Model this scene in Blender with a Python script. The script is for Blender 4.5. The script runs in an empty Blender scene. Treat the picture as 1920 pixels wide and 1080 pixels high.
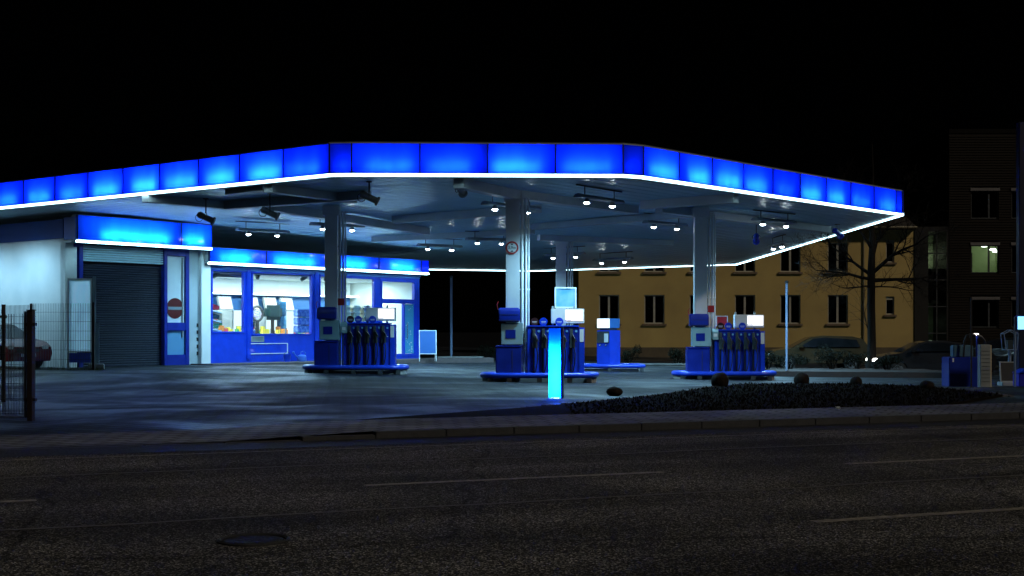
import bpy, bmesh, math, random
from mathutils import Matrix, Vector
R = math.radians
random.seed(7)
S = bpy.context.scene
COL = S.collection

# ------------------------------------------------------------------ camera, world, sun, exposure
CAMZ, F = 1.45, 2500.0
cam = bpy.data.objects.new('camera', bpy.data.cameras.new('camera'))
COL.objects.link(cam)
cam.location = (0, 0, CAMZ)
cam.rotation_euler = (R(90), 0, 0)
cam.data.sensor_width = 36.0
cam.data.lens = 36.0 * F / 1920.0
cam.data.shift_y = 80.0 / 1920.0
cam.data.clip_end = 2000
cam.data.clip_start = 0.1
S.camera = cam
SUN_EL, SUN_AZ = 40, 128          # low key light from behind the photographer's right shoulder
w = bpy.data.worlds.new('World'); S.world = w; w.use_nodes = True
nt = w.node_tree
sky = nt.nodes.new('ShaderNodeTexSky'); sky.sky_type = 'NISHITA'; sky.sun_disc = False
sky.sun_elevation = R(SUN_EL); sky.sun_rotation = R(SUN_AZ)
bg = nt.nodes['Background']; bg.inputs['Strength'].default_value = 0.00003
nt.links.new(sky.outputs[0], bg.inputs[0])
sun = bpy.data.objects.new('sun', bpy.data.lights.new('sun', 'SUN')); COL.objects.link(sun)
sun.data.energy = 0.9; sun.data.angle = R(3); sun.data.color = (1.0, 0.89, 0.73)
sd = Vector((math.sin(R(SUN_AZ)) * math.cos(R(SUN_EL)), math.cos(R(SUN_AZ)) * math.cos(R(SUN_EL)), math.sin(R(SUN_EL))))
sun.rotation_euler = sd.to_track_quat('Z', 'Y').to_euler()
S.view_settings.view_transform = 'Standard'; S.view_settings.look = 'None'
S.view_settings.gamma = 1; S.view_settings.exposure = 0; S.view_settings.use_curve_mapping = False
S.render.engine = 'CYCLES'
S.cycles.use_denoising = True
S.cycles.max_bounces = 6; S.cycles.diffuse_bounces = 3; S.cycles.glossy_bounces = 3
S.cycles.transparent_max_bounces = 10
S.cycles.sample_clamp_indirect = 4.0
S.cycles.caustics_reflective = False; S.cycles.caustics_refractive = False

# ------------------------------------------------------------------ helpers
def at(px, py, Y):                     # photograph pixel at a distance -> point of the place
    return Vector(((px - 960) / F * Y, Y, CAMZ - (py - 620) / F * Y))
def sm(x):
    x = max(0, min(1, x)); return x * x * (3 - 2 * x)
def G(x, y):                           # height of the forecourt
    return -0.018 * max(-11, min(10, x)) * sm((y - 33) / 7)

_m = {}
def mat(name, c1, c2=None, scale=6.0, rough=0.5, metal=0.0, bump=0.0, bscale=40.0, emit=None, es=0.0, spec=0.5, coat=0.0, stretch=None):
    if name in _m: return _m[name]
    m = bpy.data.materials.new(name); m.use_nodes = True
    n, l = m.node_tree.nodes, m.node_tree.links
    b = n['Principled BSDF']
    b.inputs['Roughness'].default_value = rough; b.inputs['Metallic'].default_value = metal
    b.inputs['Specular IOR Level'].default_value = spec; b.inputs['Coat Weight'].default_value = coat
    tc = n.new('ShaderNodeTexCoord'); src = tc.outputs['Object']
    if stretch:
        mp = n.new('ShaderNodeMapping'); mp.inputs['Scale'].default_value = stretch
        l.new(src, mp.inputs[0]); src = mp.outputs[0]
    c2 = c2 or tuple(min(1, x * 1.25) for x in c1)
    nz = n.new('ShaderNodeTexNoise'); nz.inputs['Scale'].default_value = scale; nz.inputs['Detail'].default_value = 6
    l.new(src, nz.inputs['Vector'])
    mx = n.new('ShaderNodeMix'); mx.data_type = 'RGBA'
    mx.inputs[6].default_value = (*c1, 1); mx.inputs[7].default_value = (*c2, 1)
    rp = n.new('ShaderNodeValToRGB'); rp.color_ramp.elements[0].position = .35; rp.color_ramp.elements[1].position = .68
    l.new(nz.outputs[0], rp.inputs[0]); l.new(rp.outputs[0], mx.inputs[0]); l.new(mx.outputs[2], b.inputs['Base Color'])
    mr = n.new('ShaderNodeMapRange'); mr.inputs[3].default_value = rough * .8; mr.inputs[4].default_value = min(1, rough * 1.25)
    l.new(nz.outputs[0], mr.inputs[0]); l.new(mr.outputs[0], b.inputs['Roughness'])
    if bump:
        bn = n.new('ShaderNodeTexNoise'); bn.inputs['Scale'].default_value = bscale; bn.inputs['Detail'].default_value = 4
        l.new(src, bn.inputs['Vector'])
        bp = n.new('ShaderNodeBump'); bp.inputs['Strength'].default_value = bump; bp.inputs['Distance'].default_value = .02
        l.new(bn.outputs[0], bp.inputs['Height']); l.new(bp.outputs[0], b.inputs['Normal'])
    if emit:
        b.inputs['Emission Color'].default_value = (*emit, 1); b.inputs['Emission Strength'].default_value = es
    _m[name] = m; return m

def glow(name, c, s):
    if name in _m: return _m[name]
    m = bpy.data.materials.new(name); m.use_nodes = True
    n, l = m.node_tree.nodes, m.node_tree.links
    n.remove(n['Principled BSDF'])
    e = n.new('ShaderNodeEmission'); e.inputs[0].default_value = (*c, 1); e.inputs[1].default_value = s
    l.new(e.outputs[0], n['Material Output'].inputs[0]); _m[name] = m; return m

def glass(name, tint=(.9, .97, 1), gloss=(1, 1, 1), ior=1.45):
    if name in _m: return _m[name]
    m = bpy.data.materials.new(name); m.use_nodes = True
    n, l = m.node_tree.nodes, m.node_tree.links
    n.remove(n['Principled BSDF'])
    t = n.new('ShaderNodeBsdfTransparent'); t.inputs[0].default_value = (*tint, 1)
    g = n.new('ShaderNodeBsdfGlossy'); g.inputs[0].default_value = (*gloss, 1); g.inputs['Roughness'].default_value = .02
    f = n.new('ShaderNodeFresnel'); f.inputs[0].default_value = ior
    x = n.new('ShaderNodeMixShader')
    ge = n.new('ShaderNodeNewGeometry'); om = n.new('ShaderNodeMath'); om.operation = 'SUBTRACT'; om.inputs[0].default_value = 1
    mu = n.new('ShaderNodeMath'); mu.operation = 'MULTIPLY'      # only the outer face of the pane mirrors
    l.new(ge.outputs['Backfacing'], om.inputs[1]); l.new(om.outputs[0], mu.inputs[0]); l.new(f.outputs[0], mu.inputs[1])
    l.new(mu.outputs[0], x.inputs[0]); l.new(t.outputs[0], x.inputs[1]); l.new(g.outputs[0], x.inputs[2])
    l.new(x.outputs[0], n['Material Output'].inputs[0]); _m[name] = m; return m

def acrylic(name, c, gl=.12):            # translucent sheet of a light box
    if name in _m: return _m[name]
    m = bpy.data.materials.new(name); m.use_nodes = True
    n, l = m.node_tree.nodes, m.node_tree.links
    n.remove(n['Principled BSDF'])
    t = n.new('ShaderNodeBsdfTranslucent'); t.inputs[0].default_value = (*c, 1)
    tc = n.new('ShaderNodeTexCoord'); mp = n.new('ShaderNodeMapping'); mp.inputs['Scale'].default_value = (2.2, 2.2, .5)   # dirt streaks on the sheet
    nz = n.new('ShaderNodeTexNoise'); nz.inputs['Scale'].default_value = 1.6; nz.inputs['Detail'].default_value = 6
    rp = n.new('ShaderNodeValToRGB'); rp.color_ramp.elements[0].position = .3; rp.color_ramp.elements[1].position = .65
    rp.color_ramp.elements[0].color = (c[0] * .6, c[1] * .6, c[2] * .66, 1); rp.color_ramp.elements[1].color = (*c, 1)
    l.new(tc.outputs['Object'], mp.inputs[0]); l.new(mp.outputs[0], nz.inputs['Vector']); l.new(nz.outputs[0], rp.inputs[0]); l.new(rp.outputs[0], t.inputs[0])
    d = n.new('ShaderNodeBsdfDiffuse'); d.inputs[0].default_value = (c[0] * .2, c[1] * .5 + .003, c[2] * .3, 1)
    g = n.new('ShaderNodeBsdfGlossy'); g.inputs['Roughness'].default_value = .08
    f = n.new('ShaderNodeFresnel'); f.inputs[0].default_value = 1.4
    a = n.new('ShaderNodeAddShader'); x = n.new('ShaderNodeMixShader')
    l.new(t.outputs[0], a.inputs[0]); l.new(d.outputs[0], a.inputs[1])
    l.new(f.outputs[0], x.inputs[0]); l.new(a.outputs[0], x.inputs[1]); l.new(g.outputs[0], x.inputs[2])
    l.new(x.outputs[0], n['Material Output'].inputs[0]); _m[name] = m; return m

MW = {}
def tag(o, label=None, cat=None, group=None, kind=None):
    if label: o['label'] = label
    if cat: o['category'] = cat
    if group: o['group'] = group
    if kind: o['kind'] = kind
    return o
def thing(name, label, cat, loc=(0, 0, 0), rz=0.0, group=None):
    o = bpy.data.objects.new(name, None); COL.objects.link(o)
    o.empty_display_size = .2
    o.location = loc; o.rotation_euler = (0, 0, rz)
    MW[o] = Matrix.Translation(loc) @ Matrix.Rotation(rz, 4, 'Z')
    return tag(o, label, cat, group)
def children(o): return [c for c in COL.objects if c.parent is o]
def kids_map():
    d = {}
    for c in COL.objects:
        if c.parent: d.setdefault(c.parent.name, []).append(c)
    return d
def copy_tree(o, loc, rz, label, group=None):
    km = kids_map()
    def rec(x, p):
        c = x.copy(); COL.objects.link(c)
        if p: c.parent = p
        for k in km.get(x.name, []): rec(k, c)
        return c
    r = rec(o, None); r.location = loc; r.rotation_euler = (0, 0, rz); r['label'] = label
    MW[r] = Matrix.Translation(loc) @ Matrix.Rotation(rz, 4, 'Z')
    if group: r['group'] = group
    return r

class MB:
    def __init__(self): self.v = []; self.f = []
    def add(self, vs, fs, M=None):
        k = len(self.v)
        self.v += [(M @ Vector(p)) if M else Vector(p) for p in vs]
        self.f += [tuple(i + k for i in q) for q in fs]; return self
    def box(self, x0, x1, y0, y1, z0, z1, M=None):
        if x0 > x1: x0, x1 = x1, x0
        if y0 > y1: y0, y1 = y1, y0
        if z0 > z1: z0, z1 = z1, z0
        return self.add([(x0, y0, z0), (x1, y0, z0), (x1, y1, z0), (x0, y1, z0), (x0, y0, z1), (x1, y0, z1), (x1, y1, z1), (x0, y1, z1)],
                        [(0, 3, 2, 1), (4, 5, 6, 7), (0, 1, 5, 4), (1, 2, 6, 5), (2, 3, 7, 6), (3, 0, 4, 7)], M)
    def prism(self, pts, h0, h1, ax='z', M=None):
        n = len(pts)
        mp = {'z': lambda a, b, h: (a, b, h), 'y': lambda a, b, h: (a, h, b), 'x': lambda a, b, h: (h, a, b)}[ax]
        vs = [mp(a, b, h0) for a, b in pts] + [mp(a, b, h1) for a, b in pts]
        fs = [tuple(reversed(range(n))), tuple(range(n, 2 * n))] + [(i, (i + 1) % n, n + (i + 1) % n, n + i) for i in range(n)]
        return self.add(vs, fs, M)
    def tube(self, pts, r, seg=8, closed=False, M=None):
        pts = [Vector(p) for p in pts]; n = len(pts)
        rs = r if isinstance(r, (list, tuple)) else [r] * n
        vs = []; fs = []; ref = None
        for i, p in enumerate(pts):
            a = pts[i - 1] if (i > 0 or closed) else p
            b = pts[(i + 1) % n] if (i < n - 1 or closed) else p
            t = (b - a).normalized() if (b - a).length > 1e-9 else Vector((0, 0, 1))
            if ref is None:
                ref = Vector((0, 0, 1)) if abs(t.z) < .9 else Vector((1, 0, 0))
            ref = (ref - t * ref.dot(t)); ref = ref.normalized() if ref.length > 1e-6 else t.orthogonal().normalized()
            q = t.cross(ref)
            for k in range(seg):
                an = 2 * math.pi * k / seg
                vs.append(p + (ref * math.cos(an) + q * math.sin(an)) * rs[i])
        m = n if closed else n - 1
        for i in range(m):
            for k in range(seg):
                a, b = i * seg + k, i * seg + (k + 1) % seg
                c, d = ((i + 1) % n) * seg + (k + 1) % seg, ((i + 1) % n) * seg + k
                fs.append((a, b, c, d))
        if not closed:
            fs.append(tuple(reversed(range(seg)))); fs.append(tuple((n - 1) * seg + k for k in range(seg)))
        return self.add(vs, fs, M)
    def cyl(self, p0, p1, r0, r1=None, seg=16):
        return self.tube([p0, p1], [r0, r0 if r1 is None else r1], seg)
    def lathe(self, prof, seg=24, c=(0, 0, 0), M=None):
        vs = []; fs = []; n = len(prof)
        for r, z in prof:
            for k in range(seg):
                a = 2 * math.pi * k / seg
                vs.append((c[0] + r * math.cos(a), c[1] + r * math.sin(a), c[2] + z))
        for i in range(n - 1):
            for k in range(seg):
                fs.append((i * seg + k, i * seg + (k + 1) % seg, (i + 1) * seg + (k + 1) % seg, (i + 1) * seg + k))
        fs.append(tuple(reversed(range(seg)))); fs.append(tuple((n - 1) * seg + k for k in range(seg)))
        return self.add(vs, fs, M)
    def disc(self, cx, cz, r, y0, y1, seg=28, rz=None, M=None):   # a plate facing -y
        return self.prism([(cx + r * math.cos(2 * math.pi * k / seg), cz + (rz or r) * math.sin(2 * math.pi * k / seg)) for k in range(seg)], y0, y1, 'y', M)
    def build(self, name, m, parent=None, world=False, smooth=False, bevel=0.0, label=None):
        vs = self.v
        if world and parent is not None:
            root = parent
            while root.parent: root = root.parent
            I = MW[root].inverted(); vs = [I @ p for p in vs]
        me = bpy.data.meshes.new(name); me.from_pydata([tuple(p) for p in vs], [], self.f)
        bm = bmesh.new(); bm.from_mesh(me); bmesh.ops.recalc_face_normals(bm, faces=bm.faces[:])
        if bevel:
            es = [e for e in bm.edges if len(e.link_faces) == 2 and e.calc_face_angle(0) > .6]
            bmesh.ops.bevel(bm, geom=es, offset=bevel, segments=2, affect='EDGES', clamp_overlap=True)
        bm.to_mesh(me); bm.free()
        me.materials.append(m)
        if smooth:
            me.polygons.foreach_set('use_smooth', [True] * len(me.polygons))
            me.set_sharp_from_angle(angle=R(40))
        o = bpy.data.objects.new(name, me); COL.objects.link(o)
        if parent is not None: o.parent = parent
        if label: o['label'] = label
        return o
def struct(name, mb, m, **k): return tag(mb.build(name, m, **k), kind='structure')

def lamp(name, kind, P, color, parent, M, size=None, spot=None, blend=.5, radius=.05):
    d = bpy.data.lights.new(name, kind); d.energy = P; d.color = color
    if kind == 'AREA':
        d.shape = 'RECTANGLE'; d.size, d.size_y = size
    if kind == 'SPOT':
        d.spot_size = R(spot); d.spot_blend = blend; d.shadow_soft_size = radius
    if kind == 'POINT': d.shadow_soft_size = radius
    o = bpy.data.objects.new(name, d); COL.objects.link(o)
    root = parent
    while root.parent: root = root.parent
    o.parent = parent; o.matrix_local = MW[root].inverted() @ M
    return o

def wall_with_holes(mb, x0, x1, z0, z1, holes, y0, y1):     # upright slab in the x-z plane, thickness y0..y1
    xs = sorted({x0, x1, *[h[0] for h in holes], *[h[1] for h in holes]})
    zs = sorted({z0, z1, *[h[2] for h in holes], *[h[3] for h in holes]})
    for i in range(len(xs) - 1):
        zz = None
        for j in range(len(zs) - 1):
            cx, cz = (xs[i] + xs[i + 1]) / 2, (zs[j] + zs[j + 1]) / 2
            hole = any(h[0] < cx < h[1] and h[2] < cz < h[3] for h in holes)
            if hole:
                if zz is not None: mb.box(xs[i], xs[i + 1], y0, y1, zz, zs[j]); zz = None
            elif zz is None: zz = zs[j]
        if zz is not None: mb.box(xs[i], xs[i + 1], y0, y1, zz, zs[-1])
    return mb
def frame_mb(x0, x1, z0, z1, wd, y0, y1):
    m = MB(); m.box(x0, x1, y0, y1, z1 - wd, z1); m.box(x0, x1, y0, y1, z0, z0 + wd)
    m.box(x0, x0 + wd, y0, y1, z0 + wd, z1 - wd); m.box(x1 - wd, x1, y0, y1, z0 + wd, z1 - wd); return m
def text(name, s, size, m, parent, loc, rz=0.0, rx=90, align='CENTER', ext=.004):
    c = bpy.data.curves.new(name, 'FONT'); c.body = s; c.size = size; c.extrude = ext; c.align_x = align; c.align_y = 'CENTER'
    c.materials.append(m)
    tmp = bpy.data.objects.new(name, c); me = bpy.data.meshes.new_from_object(tmp); bpy.data.objects.remove(tmp)
    o = bpy.data.objects.new(name, me); COL.objects.link(o); o.parent = parent
    o.location = loc; o.rotation_euler = (R(rx), 0, rz); return o

# ------------------------------------------------------------------ materials
def asphalt(name, base, chip, warm, sc, bump, rough, track=False):
    m = bpy.data.materials.new(name); m.use_nodes = True
    n, l = m.node_tree.nodes, m.node_tree.links; b = n['Principled BSDF']
    tc = n.new('ShaderNodeTexCoord')
    def noise(s, d=3):
        x = n.new('ShaderNodeTexNoise'); x.inputs['Scale'].default_value = s; x.inputs['Detail'].default_value = d
        l.new(tc.outputs['Object'], x.inputs['Vector']); return x
    vo = n.new('ShaderNodeTexVoronoi'); vo.inputs['Scale'].default_value = sc; l.new(tc.outputs['Object'], vo.inputs['Vector'])
    rp = n.new('ShaderNodeValToRGB'); rp.color_ramp.elements[0].position = .62; rp.color_ramp.elements[1].position = .92
    l.new(vo.outputs['Color'], rp.inputs[0])
    big = noise(.45, 6); med = noise(sc * .3, 4)
    m1 = n.new('ShaderNodeMix'); m1.data_type = 'RGBA'; m1.inputs[6].default_value = (*base, 1); m1.inputs[7].default_value = (*chip, 1)
    l.new(rp.outputs[0], m1.inputs[0])
    r2 = n.new('ShaderNodeValToRGB'); r2.color_ramp.elements[0].position = .36; r2.color_ramp.elements[1].position = .66
    r2.color_ramp.elements[0].color = (.5, .5, .5, 1); r2.color_ramp.elements[1].color = (1.15, 1.15, 1.15, 1)
    l.new(big.outputs[0], r2.inputs[0])
    r3 = n.new('ShaderNodeValToRGB'); r3.color_ramp.elements[0].position = .3; r3.color_ramp.elements[1].position = .7
    r3.color_ramp.elements[0].color = (.55, .55, .55, 1); r3.color_ramp.elements[1].color = (1.2, 1.2, 1.2, 1)
    l.new(med.outputs[0], r3.inputs[0])
    a = n.new('ShaderNodeMix'); a.data_type = 'RGBA'; a.blend_type = 'MULTIPLY'; a.inputs[0].default_value = 1
    c = n.new('ShaderNodeMix'); c.data_type = 'RGBA'; c.blend_type = 'MULTIPLY'; c.inputs[0].default_value = 1
    l.new(m1.outputs[2], a.inputs[6]); l.new(r2.outputs[0], a.inputs[7]); l.new(a.outputs[2], c.inputs[6]); l.new(r3.outputs[0], c.inputs[7])
    out = c.outputs[2]
    if track:                                            # wheel tracks and repair bands run along the road
        mp = n.new('ShaderNodeMapping'); mp.inputs['Rotation'].default_value = (0, 0, R(-22)); mp2 = n.new('ShaderNodeMapping'); mp2.inputs['Scale'].default_value = (.035, .75, 1)
        l.new(tc.outputs['Object'], mp.inputs[0]); l.new(mp.outputs[0], mp2.inputs[0])
        tn = n.new('ShaderNodeTexNoise'); tn.inputs['Scale'].default_value = 1.1; tn.inputs['Detail'].default_value = 5; l.new(mp2.outputs[0], tn.inputs['Vector'])
        tr = n.new('ShaderNodeValToRGB'); tr.color_ramp.elements[0].position = .38; tr.color_ramp.elements[1].position = .62
        tr.color_ramp.elements[0].color = (.55, .53, .5, 1); tr.color_ramp.elements[1].color = (1.15, 1.12, 1.08, 1); l.new(tn.outputs[0], tr.inputs[0])
        # cracks and oil spots
        cv = n.new('ShaderNodeTexVoronoi'); cv.feature = 'DISTANCE_TO_EDGE'; cv.inputs['Scale'].default_value = .28
        cn = n.new('ShaderNodeTexNoise'); cn.inputs['Scale'].default_value = 1.5; cn.inputs['Detail'].default_value = 6; l.new(tc.outputs['Object'], cn.inputs['Vector'])
        cm = n.new('ShaderNodeMix'); cm.data_type = 'VECTOR'; cm.inputs[0].default_value = .35; l.new(tc.outputs['Object'], cm.inputs[4]); l.new(cn.outputs['Color'], cm.inputs[5]); l.new(cm.outputs[1], cv.inputs['Vector'])
        cr = n.new('ShaderNodeValToRGB'); cr.color_ramp.elements[0].position = .0; cr.color_ramp.elements[1].position = .006
        cr.color_ramp.elements[0].color = (.35, .35, .35, 1); cr.color_ramp.elements[1].color = (1, 1, 1, 1); l.new(cv.outputs['Distance'], cr.inputs[0])
        for s_ in (tr.outputs[0], cr.outputs[0]):
            q_ = n.new('ShaderNodeMix'); q_.data_type = 'RGBA'; q_.blend_type = 'MULTIPLY'; q_.inputs[0].default_value = 1
            l.new(out, q_.inputs[6]); l.new(s_, q_.inputs[7]); out = q_.outputs[2]
    l.new(out, b.inputs['Base Color'])
    bp = n.new('ShaderNodeBump'); bp.inputs['Strength'].default_value = bump; bp.inputs['Distance'].default_value = .012
    l.new(vo.outputs['Distance'], bp.inputs['Height']); l.new(bp.outputs[0], b.inputs['Normal'])
    mr = n.new('ShaderNodeMapRange'); mr.inputs[1].default_value = .35; mr.inputs[2].default_value = .7
    mr.inputs[3].default_value = rough; mr.inputs[4].default_value = min(1, rough + .25)
    l.new(big.outputs[0], mr.inputs[0]); l.new(mr.outputs[0], b.inputs['Roughness'])
    b.inputs['Specular IOR Level'].default_value = .12
    _m[name] = m; return m

def paving(name, c1, c2, mortar, bw, bh, ang, rough_lo, rough_hi, wet=.5):
    m = bpy.data.materials.new(name); m.use_nodes = True
    n, l = m.node_tree.nodes, m.node_tree.links; b = n['Principled BSDF']
    tc = n.new('ShaderNodeTexCoord'); mp = n.new('ShaderNodeMapping'); mp.inputs['Rotation'].default_value = (0, 0, R(ang))
    l.new(tc.outputs['Object'], mp.inputs[0])
    nz0 = n.new('ShaderNodeTexNoise'); nz0.inputs['Scale'].default_value = 3; l.new(mp.outputs[0], nz0.inputs['Vector'])
    ad = n.new('ShaderNodeMix'); ad.data_type = 'VECTOR'; ad.inputs[0].default_value = .012
    l.new(mp.outputs[0], ad.inputs[4]); l.new(nz0.outputs['Color'], ad.inputs[5])
    br = n.new('ShaderNodeTexBrick'); br.inputs['Scale'].default_value = 1; br.inputs['Brick Width'].default_value = bw
    br.inputs['Row Height'].default_value = bh; br.inputs['Mortar Size'].default_value = .026; br.inputs['Mortar Smooth'].default_value = .4
    br.inputs['Color1'].default_value = (*c1, 1); br.inputs['Color2'].default_value = (*c2, 1); br.inputs['Mortar'].default_value = (*mortar, 1)
    l.new(ad.outputs[1], br.inputs['Vector'])
    nz = n.new('ShaderNodeTexNoise'); nz.inputs['Scale'].default_value = .5; nz.inputs['Detail'].default_value = 7; l.new(tc.outputs['Object'], nz.inputs['Vector'])
    r2 = n.new('ShaderNodeValToRGB'); r2.color_ramp.elements[0].position = .35; r2.color_ramp.elements[1].position = .65
    r2.color_ramp.elements[0].color = (.45, .45, .45, 1); r2.color_ramp.elements[1].color = (1.2, 1.2, 1.2, 1); l.new(nz.outputs[0], r2.inputs[0])
    a = n.new('ShaderNodeMix'); a.data_type = 'RGBA'; a.blend_type = 'MULTIPLY'; a.inputs[0].default_value = 1
    l.new(br.outputs[0], a.inputs[6]); l.new(r2.outputs[0], a.inputs[7]); l.new(a.outputs[2], b.inputs['Base Color'])
    bp = n.new('ShaderNodeBump'); bp.inputs['Strength'].default_value = 1; bp.inputs['Distance'].default_value = .02; bp.invert = True
    l.new(br.outputs['Fac'], bp.inputs['Height']); l.new(bp.outputs[0], b.inputs['Normal'])
    wn = n.new('ShaderNodeTexNoise'); wn.inputs['Scale'].default_value = .35; wn.inputs['Detail'].default_value = 5; wn.inputs['Distortion'].default_value = .8
    l.new(tc.outputs['Object'], wn.inputs['Vector'])
    mr = n.new('ShaderNodeMapRange'); mr.inputs[1].default_value = .38; mr.inputs[2].default_value = .6
    mr.inputs[3].default_value = rough_lo; mr.inputs[4].default_value = rough_hi
    l.new(wn.outputs[0], mr.inputs[0]); l.new(mr.outputs[0], b.inputs['Roughness']); b.inputs['Specular IOR Level'].default_value = .16
    _m[name] = m; return m

ROAD = asphalt('asphalt_road', (.036, .0358, .035), (.52, .51, .49), None, 85, 1.0, .85, track=True)
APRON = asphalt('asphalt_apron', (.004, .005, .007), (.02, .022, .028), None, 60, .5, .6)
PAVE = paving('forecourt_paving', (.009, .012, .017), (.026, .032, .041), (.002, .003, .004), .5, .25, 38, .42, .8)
FOOT = paving('footway_paving', (.10, .105, .118), (.13, .135, .15), (.03, .03, .034), .3, .3, 22, .6, .85)
KERB = mat('kerb_stone', (.014, .014, .015), (.032, .032, .034), 8, .8, bump=.4)
LINE = mat('worn_road_paint', (.07, .063, .05), (.26, .235, .18), 14, .7, bump=.4, bscale=60)
BLUE = mat('blue_paint', (.006, .045, .55), (.010, .06, .66), 3, .32, coat=.3)
BLUE2 = mat('deep_blue_paint', (.004, .018, .24), (.006, .026, .32), 3, .35, coat=.2)
NAVY = mat('navy_shutter_metal', (.003, .008, .022), (.006, .013, .032), 4, .5)
WHITE = mat('white_render', (.70, .74, .75), (.80, .82, .82), 1.3, .7, bump=.12, bscale=70)
WMETAL = mat('white_coated_metal', (.66, .70, .72), (.75, .78, .79), 2, .4, bump=.03)
GREYM = mat('grey_coated_metal', (.25, .28, .29), (.32, .35, .36), 3, .45)
DGREY = mat('dark_grey_metal', (.03, .033, .036), (.05, .053, .056), 5, .5)
BLACK = mat('black_rubber', (.010, .010, .010), (.018, .018, .018), 8, .6)
CHROME = mat('bare_metal', (.6, .62, .63), (.7, .72, .72), 6, .25, metal=1)
SOFF = mat('soffit_metal', (.34, .40, .43), (.42, .47, .50), 1.1, .42, metal=.25, bump=.05, bscale=4)
BEAMM = mat('beam_metal', (.50, .56, .58), (.58, .63, .64), 2, .5)
CONC = mat('concrete', (.22, .22, .21), (.32, .31, .29), 4, .85, bump=.3)
TEAL = mat('teal_grey_cabinet', (.20, .34, .38), (.25, .40, .44), 2, .45)
RED = mat('red_paint', (.38, .02, .02), (.45, .03, .03), 4, .45)
STONE = mat('boulder_stone', (.007, .005, .004), (.018, .013, .010), 7, .95, bump=.8, spec=.1, bscale=14)
SOIL = mat('bed_soil', (.004, .003, .002), (.010, .007, .004), 5, 1.0, bump=1.0, bscale=18, spec=.03)
LEAF = mat('dark_leaf', (.003, .004, .002), (.007, .009, .004), 9, .9, spec=.08)
BARK = mat('tree_bark', (.005, .004, .0035), (.012, .009, .007), 12, .9, bump=.8, bscale=30, stretch=(1, 1, .25), spec=.1)
MINT = mat('shop_wall', (.68, .76, .72), (.74, .80, .77), 1, .6)
GLASS = glass('shop_glass')
LIT = glow('cool_tube_glow', (.80, .95, 1.0), 6.0)
STRIP = glow('canopy_strip_glow', (.52, .85, 1.0), 8.5)
STRIP2 = glow('shop_strip_glow', (.40, .82, 1.0), 22.0)
LENS = glow('downlight_glow', (.82, .95, 1.0), 60.0)
SCREEN = glow('screen_glow', (1.0, .98, .96), 2.2)
ACRY = acrylic('blue_acrylic', (.0010, .016, 1.0))
ACRYC = acrylic('pale_blue_acrylic', (.0015, .06, 1.0))
TYRE = BLACK
COOL = (.36, .74, 1.0)

# ------------------------------------------------------------------ ground, road, forecourt
RA = R(22); RD = Vector((math.cos(RA), math.sin(RA))); RN = Vector((-math.sin(RA), math.cos(RA)))
def pq(p, q): return (RD.x * p + RN.x * q, RD.y * p + RN.y * q)
def quad_pq(p0, p1, q0, q1, z):
    return [(*pq(p0, q0), z), (*pq(p1, q0), z), (*pq(p1, q1), z), (*pq(p0, q1), z)]
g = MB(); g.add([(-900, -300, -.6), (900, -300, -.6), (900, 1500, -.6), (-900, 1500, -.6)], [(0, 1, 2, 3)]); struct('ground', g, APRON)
g = MB(); g.add(quad_pq(-160, 160, -40, 17.25, 0), [(0, 1, 2, 3)]); struct('road', g, ROAD)
# worn markings: dashes, edge line, tar seams
g = MB()
for a, b in ((-8.5, -5.5), (-2.6, .5), (3.4, 6.55), (8.8, 12.0), (14.6, 17.8), (20.5, 23.6)):
    g.add(quad_pq(a, b, 12.02, 12.14, .004), [(0, 1, 2, 3)])
for a, b in ((5.9, 9.1), (12, 15)):
    g.add(quad_pq(a, b, 8.45, 8.57, .004), [(0, 1, 2, 3)])
g.add(quad_pq(-40, 40, 15.9, 15.95, .004), [(0, 1, 2, 3)])
struct('road_marking', g, LINE)
TAR = mat('tar_seam', (.05, .048, .044), (.085, .08, .072), 14, .8, bump=.5)
g = MB()
random.seed(3)
for q0 in (10.35, 14.0):
    pts = [(-14 + i * 1.0, q0 + random.uniform(-.06, .06) + (i - 14) * .012) for i in range(34)]
    for (a, qa), (b, qb) in zip(pts, pts[1:]):
        g.add([(*pq(a, qa - .03), .004), (*pq(b, qb - .03), .004), (*pq(b, qb + .03), .004), (*pq(a, qa + .03), .004)], [(0, 1, 2, 3)])
struct('road_seam', g, TAR)
# gutter, kerb and footway
GUT = asphalt('gutter_asphalt', (.022, .022, .023), (.07, .07, .07), None, 60, .5, .6)
g = MB(); g.add(quad_pq(-60, 60, 16.3, 17.25, .004), [(0, 1, 2, 3)]); struct('gutter', g, GUT)
g = MB()
for i in range(-60, 60):
    zt = .004 + .098 * sm((i * 1.0 - 2.5) / 3)
    g.prism([pq(i + .006, 17.25), pq(i + .994, 17.25), pq(i + .994, 17.40), pq(i + .006, 17.40)], -.05, zt)
struct('kerb', g, KERB, bevel=.006)
def strip(mb, p0, p1, q0, q1, zf, n=60):
    vs = []; fs = []
    for i in range(n + 1):
        p = p0 + (p1 - p0) * i / n
        for q in (q0, q1): vs.append((*pq(p, q), zf(p, q)))
    for i in range(n): fs.append((2 * i, 2 * i + 2, 2 * i + 3, 2 * i + 1))
    mb.add(vs, fs)
hz = lambda p, q: .010 + .09 * sm((p - 2.5) / 3) * (1 - sm((q - 17.4) / 2.2) * .0)
g = MB(); strip(g, -1, 60, 17.40, 19.6, hz, 61); struct('footway', g, FOOT)
g = MB(); strip(g, -60, -1, 17.40, 19.6, lambda p, q: .010, 59); struct('driveway', g, APRON)
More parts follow.
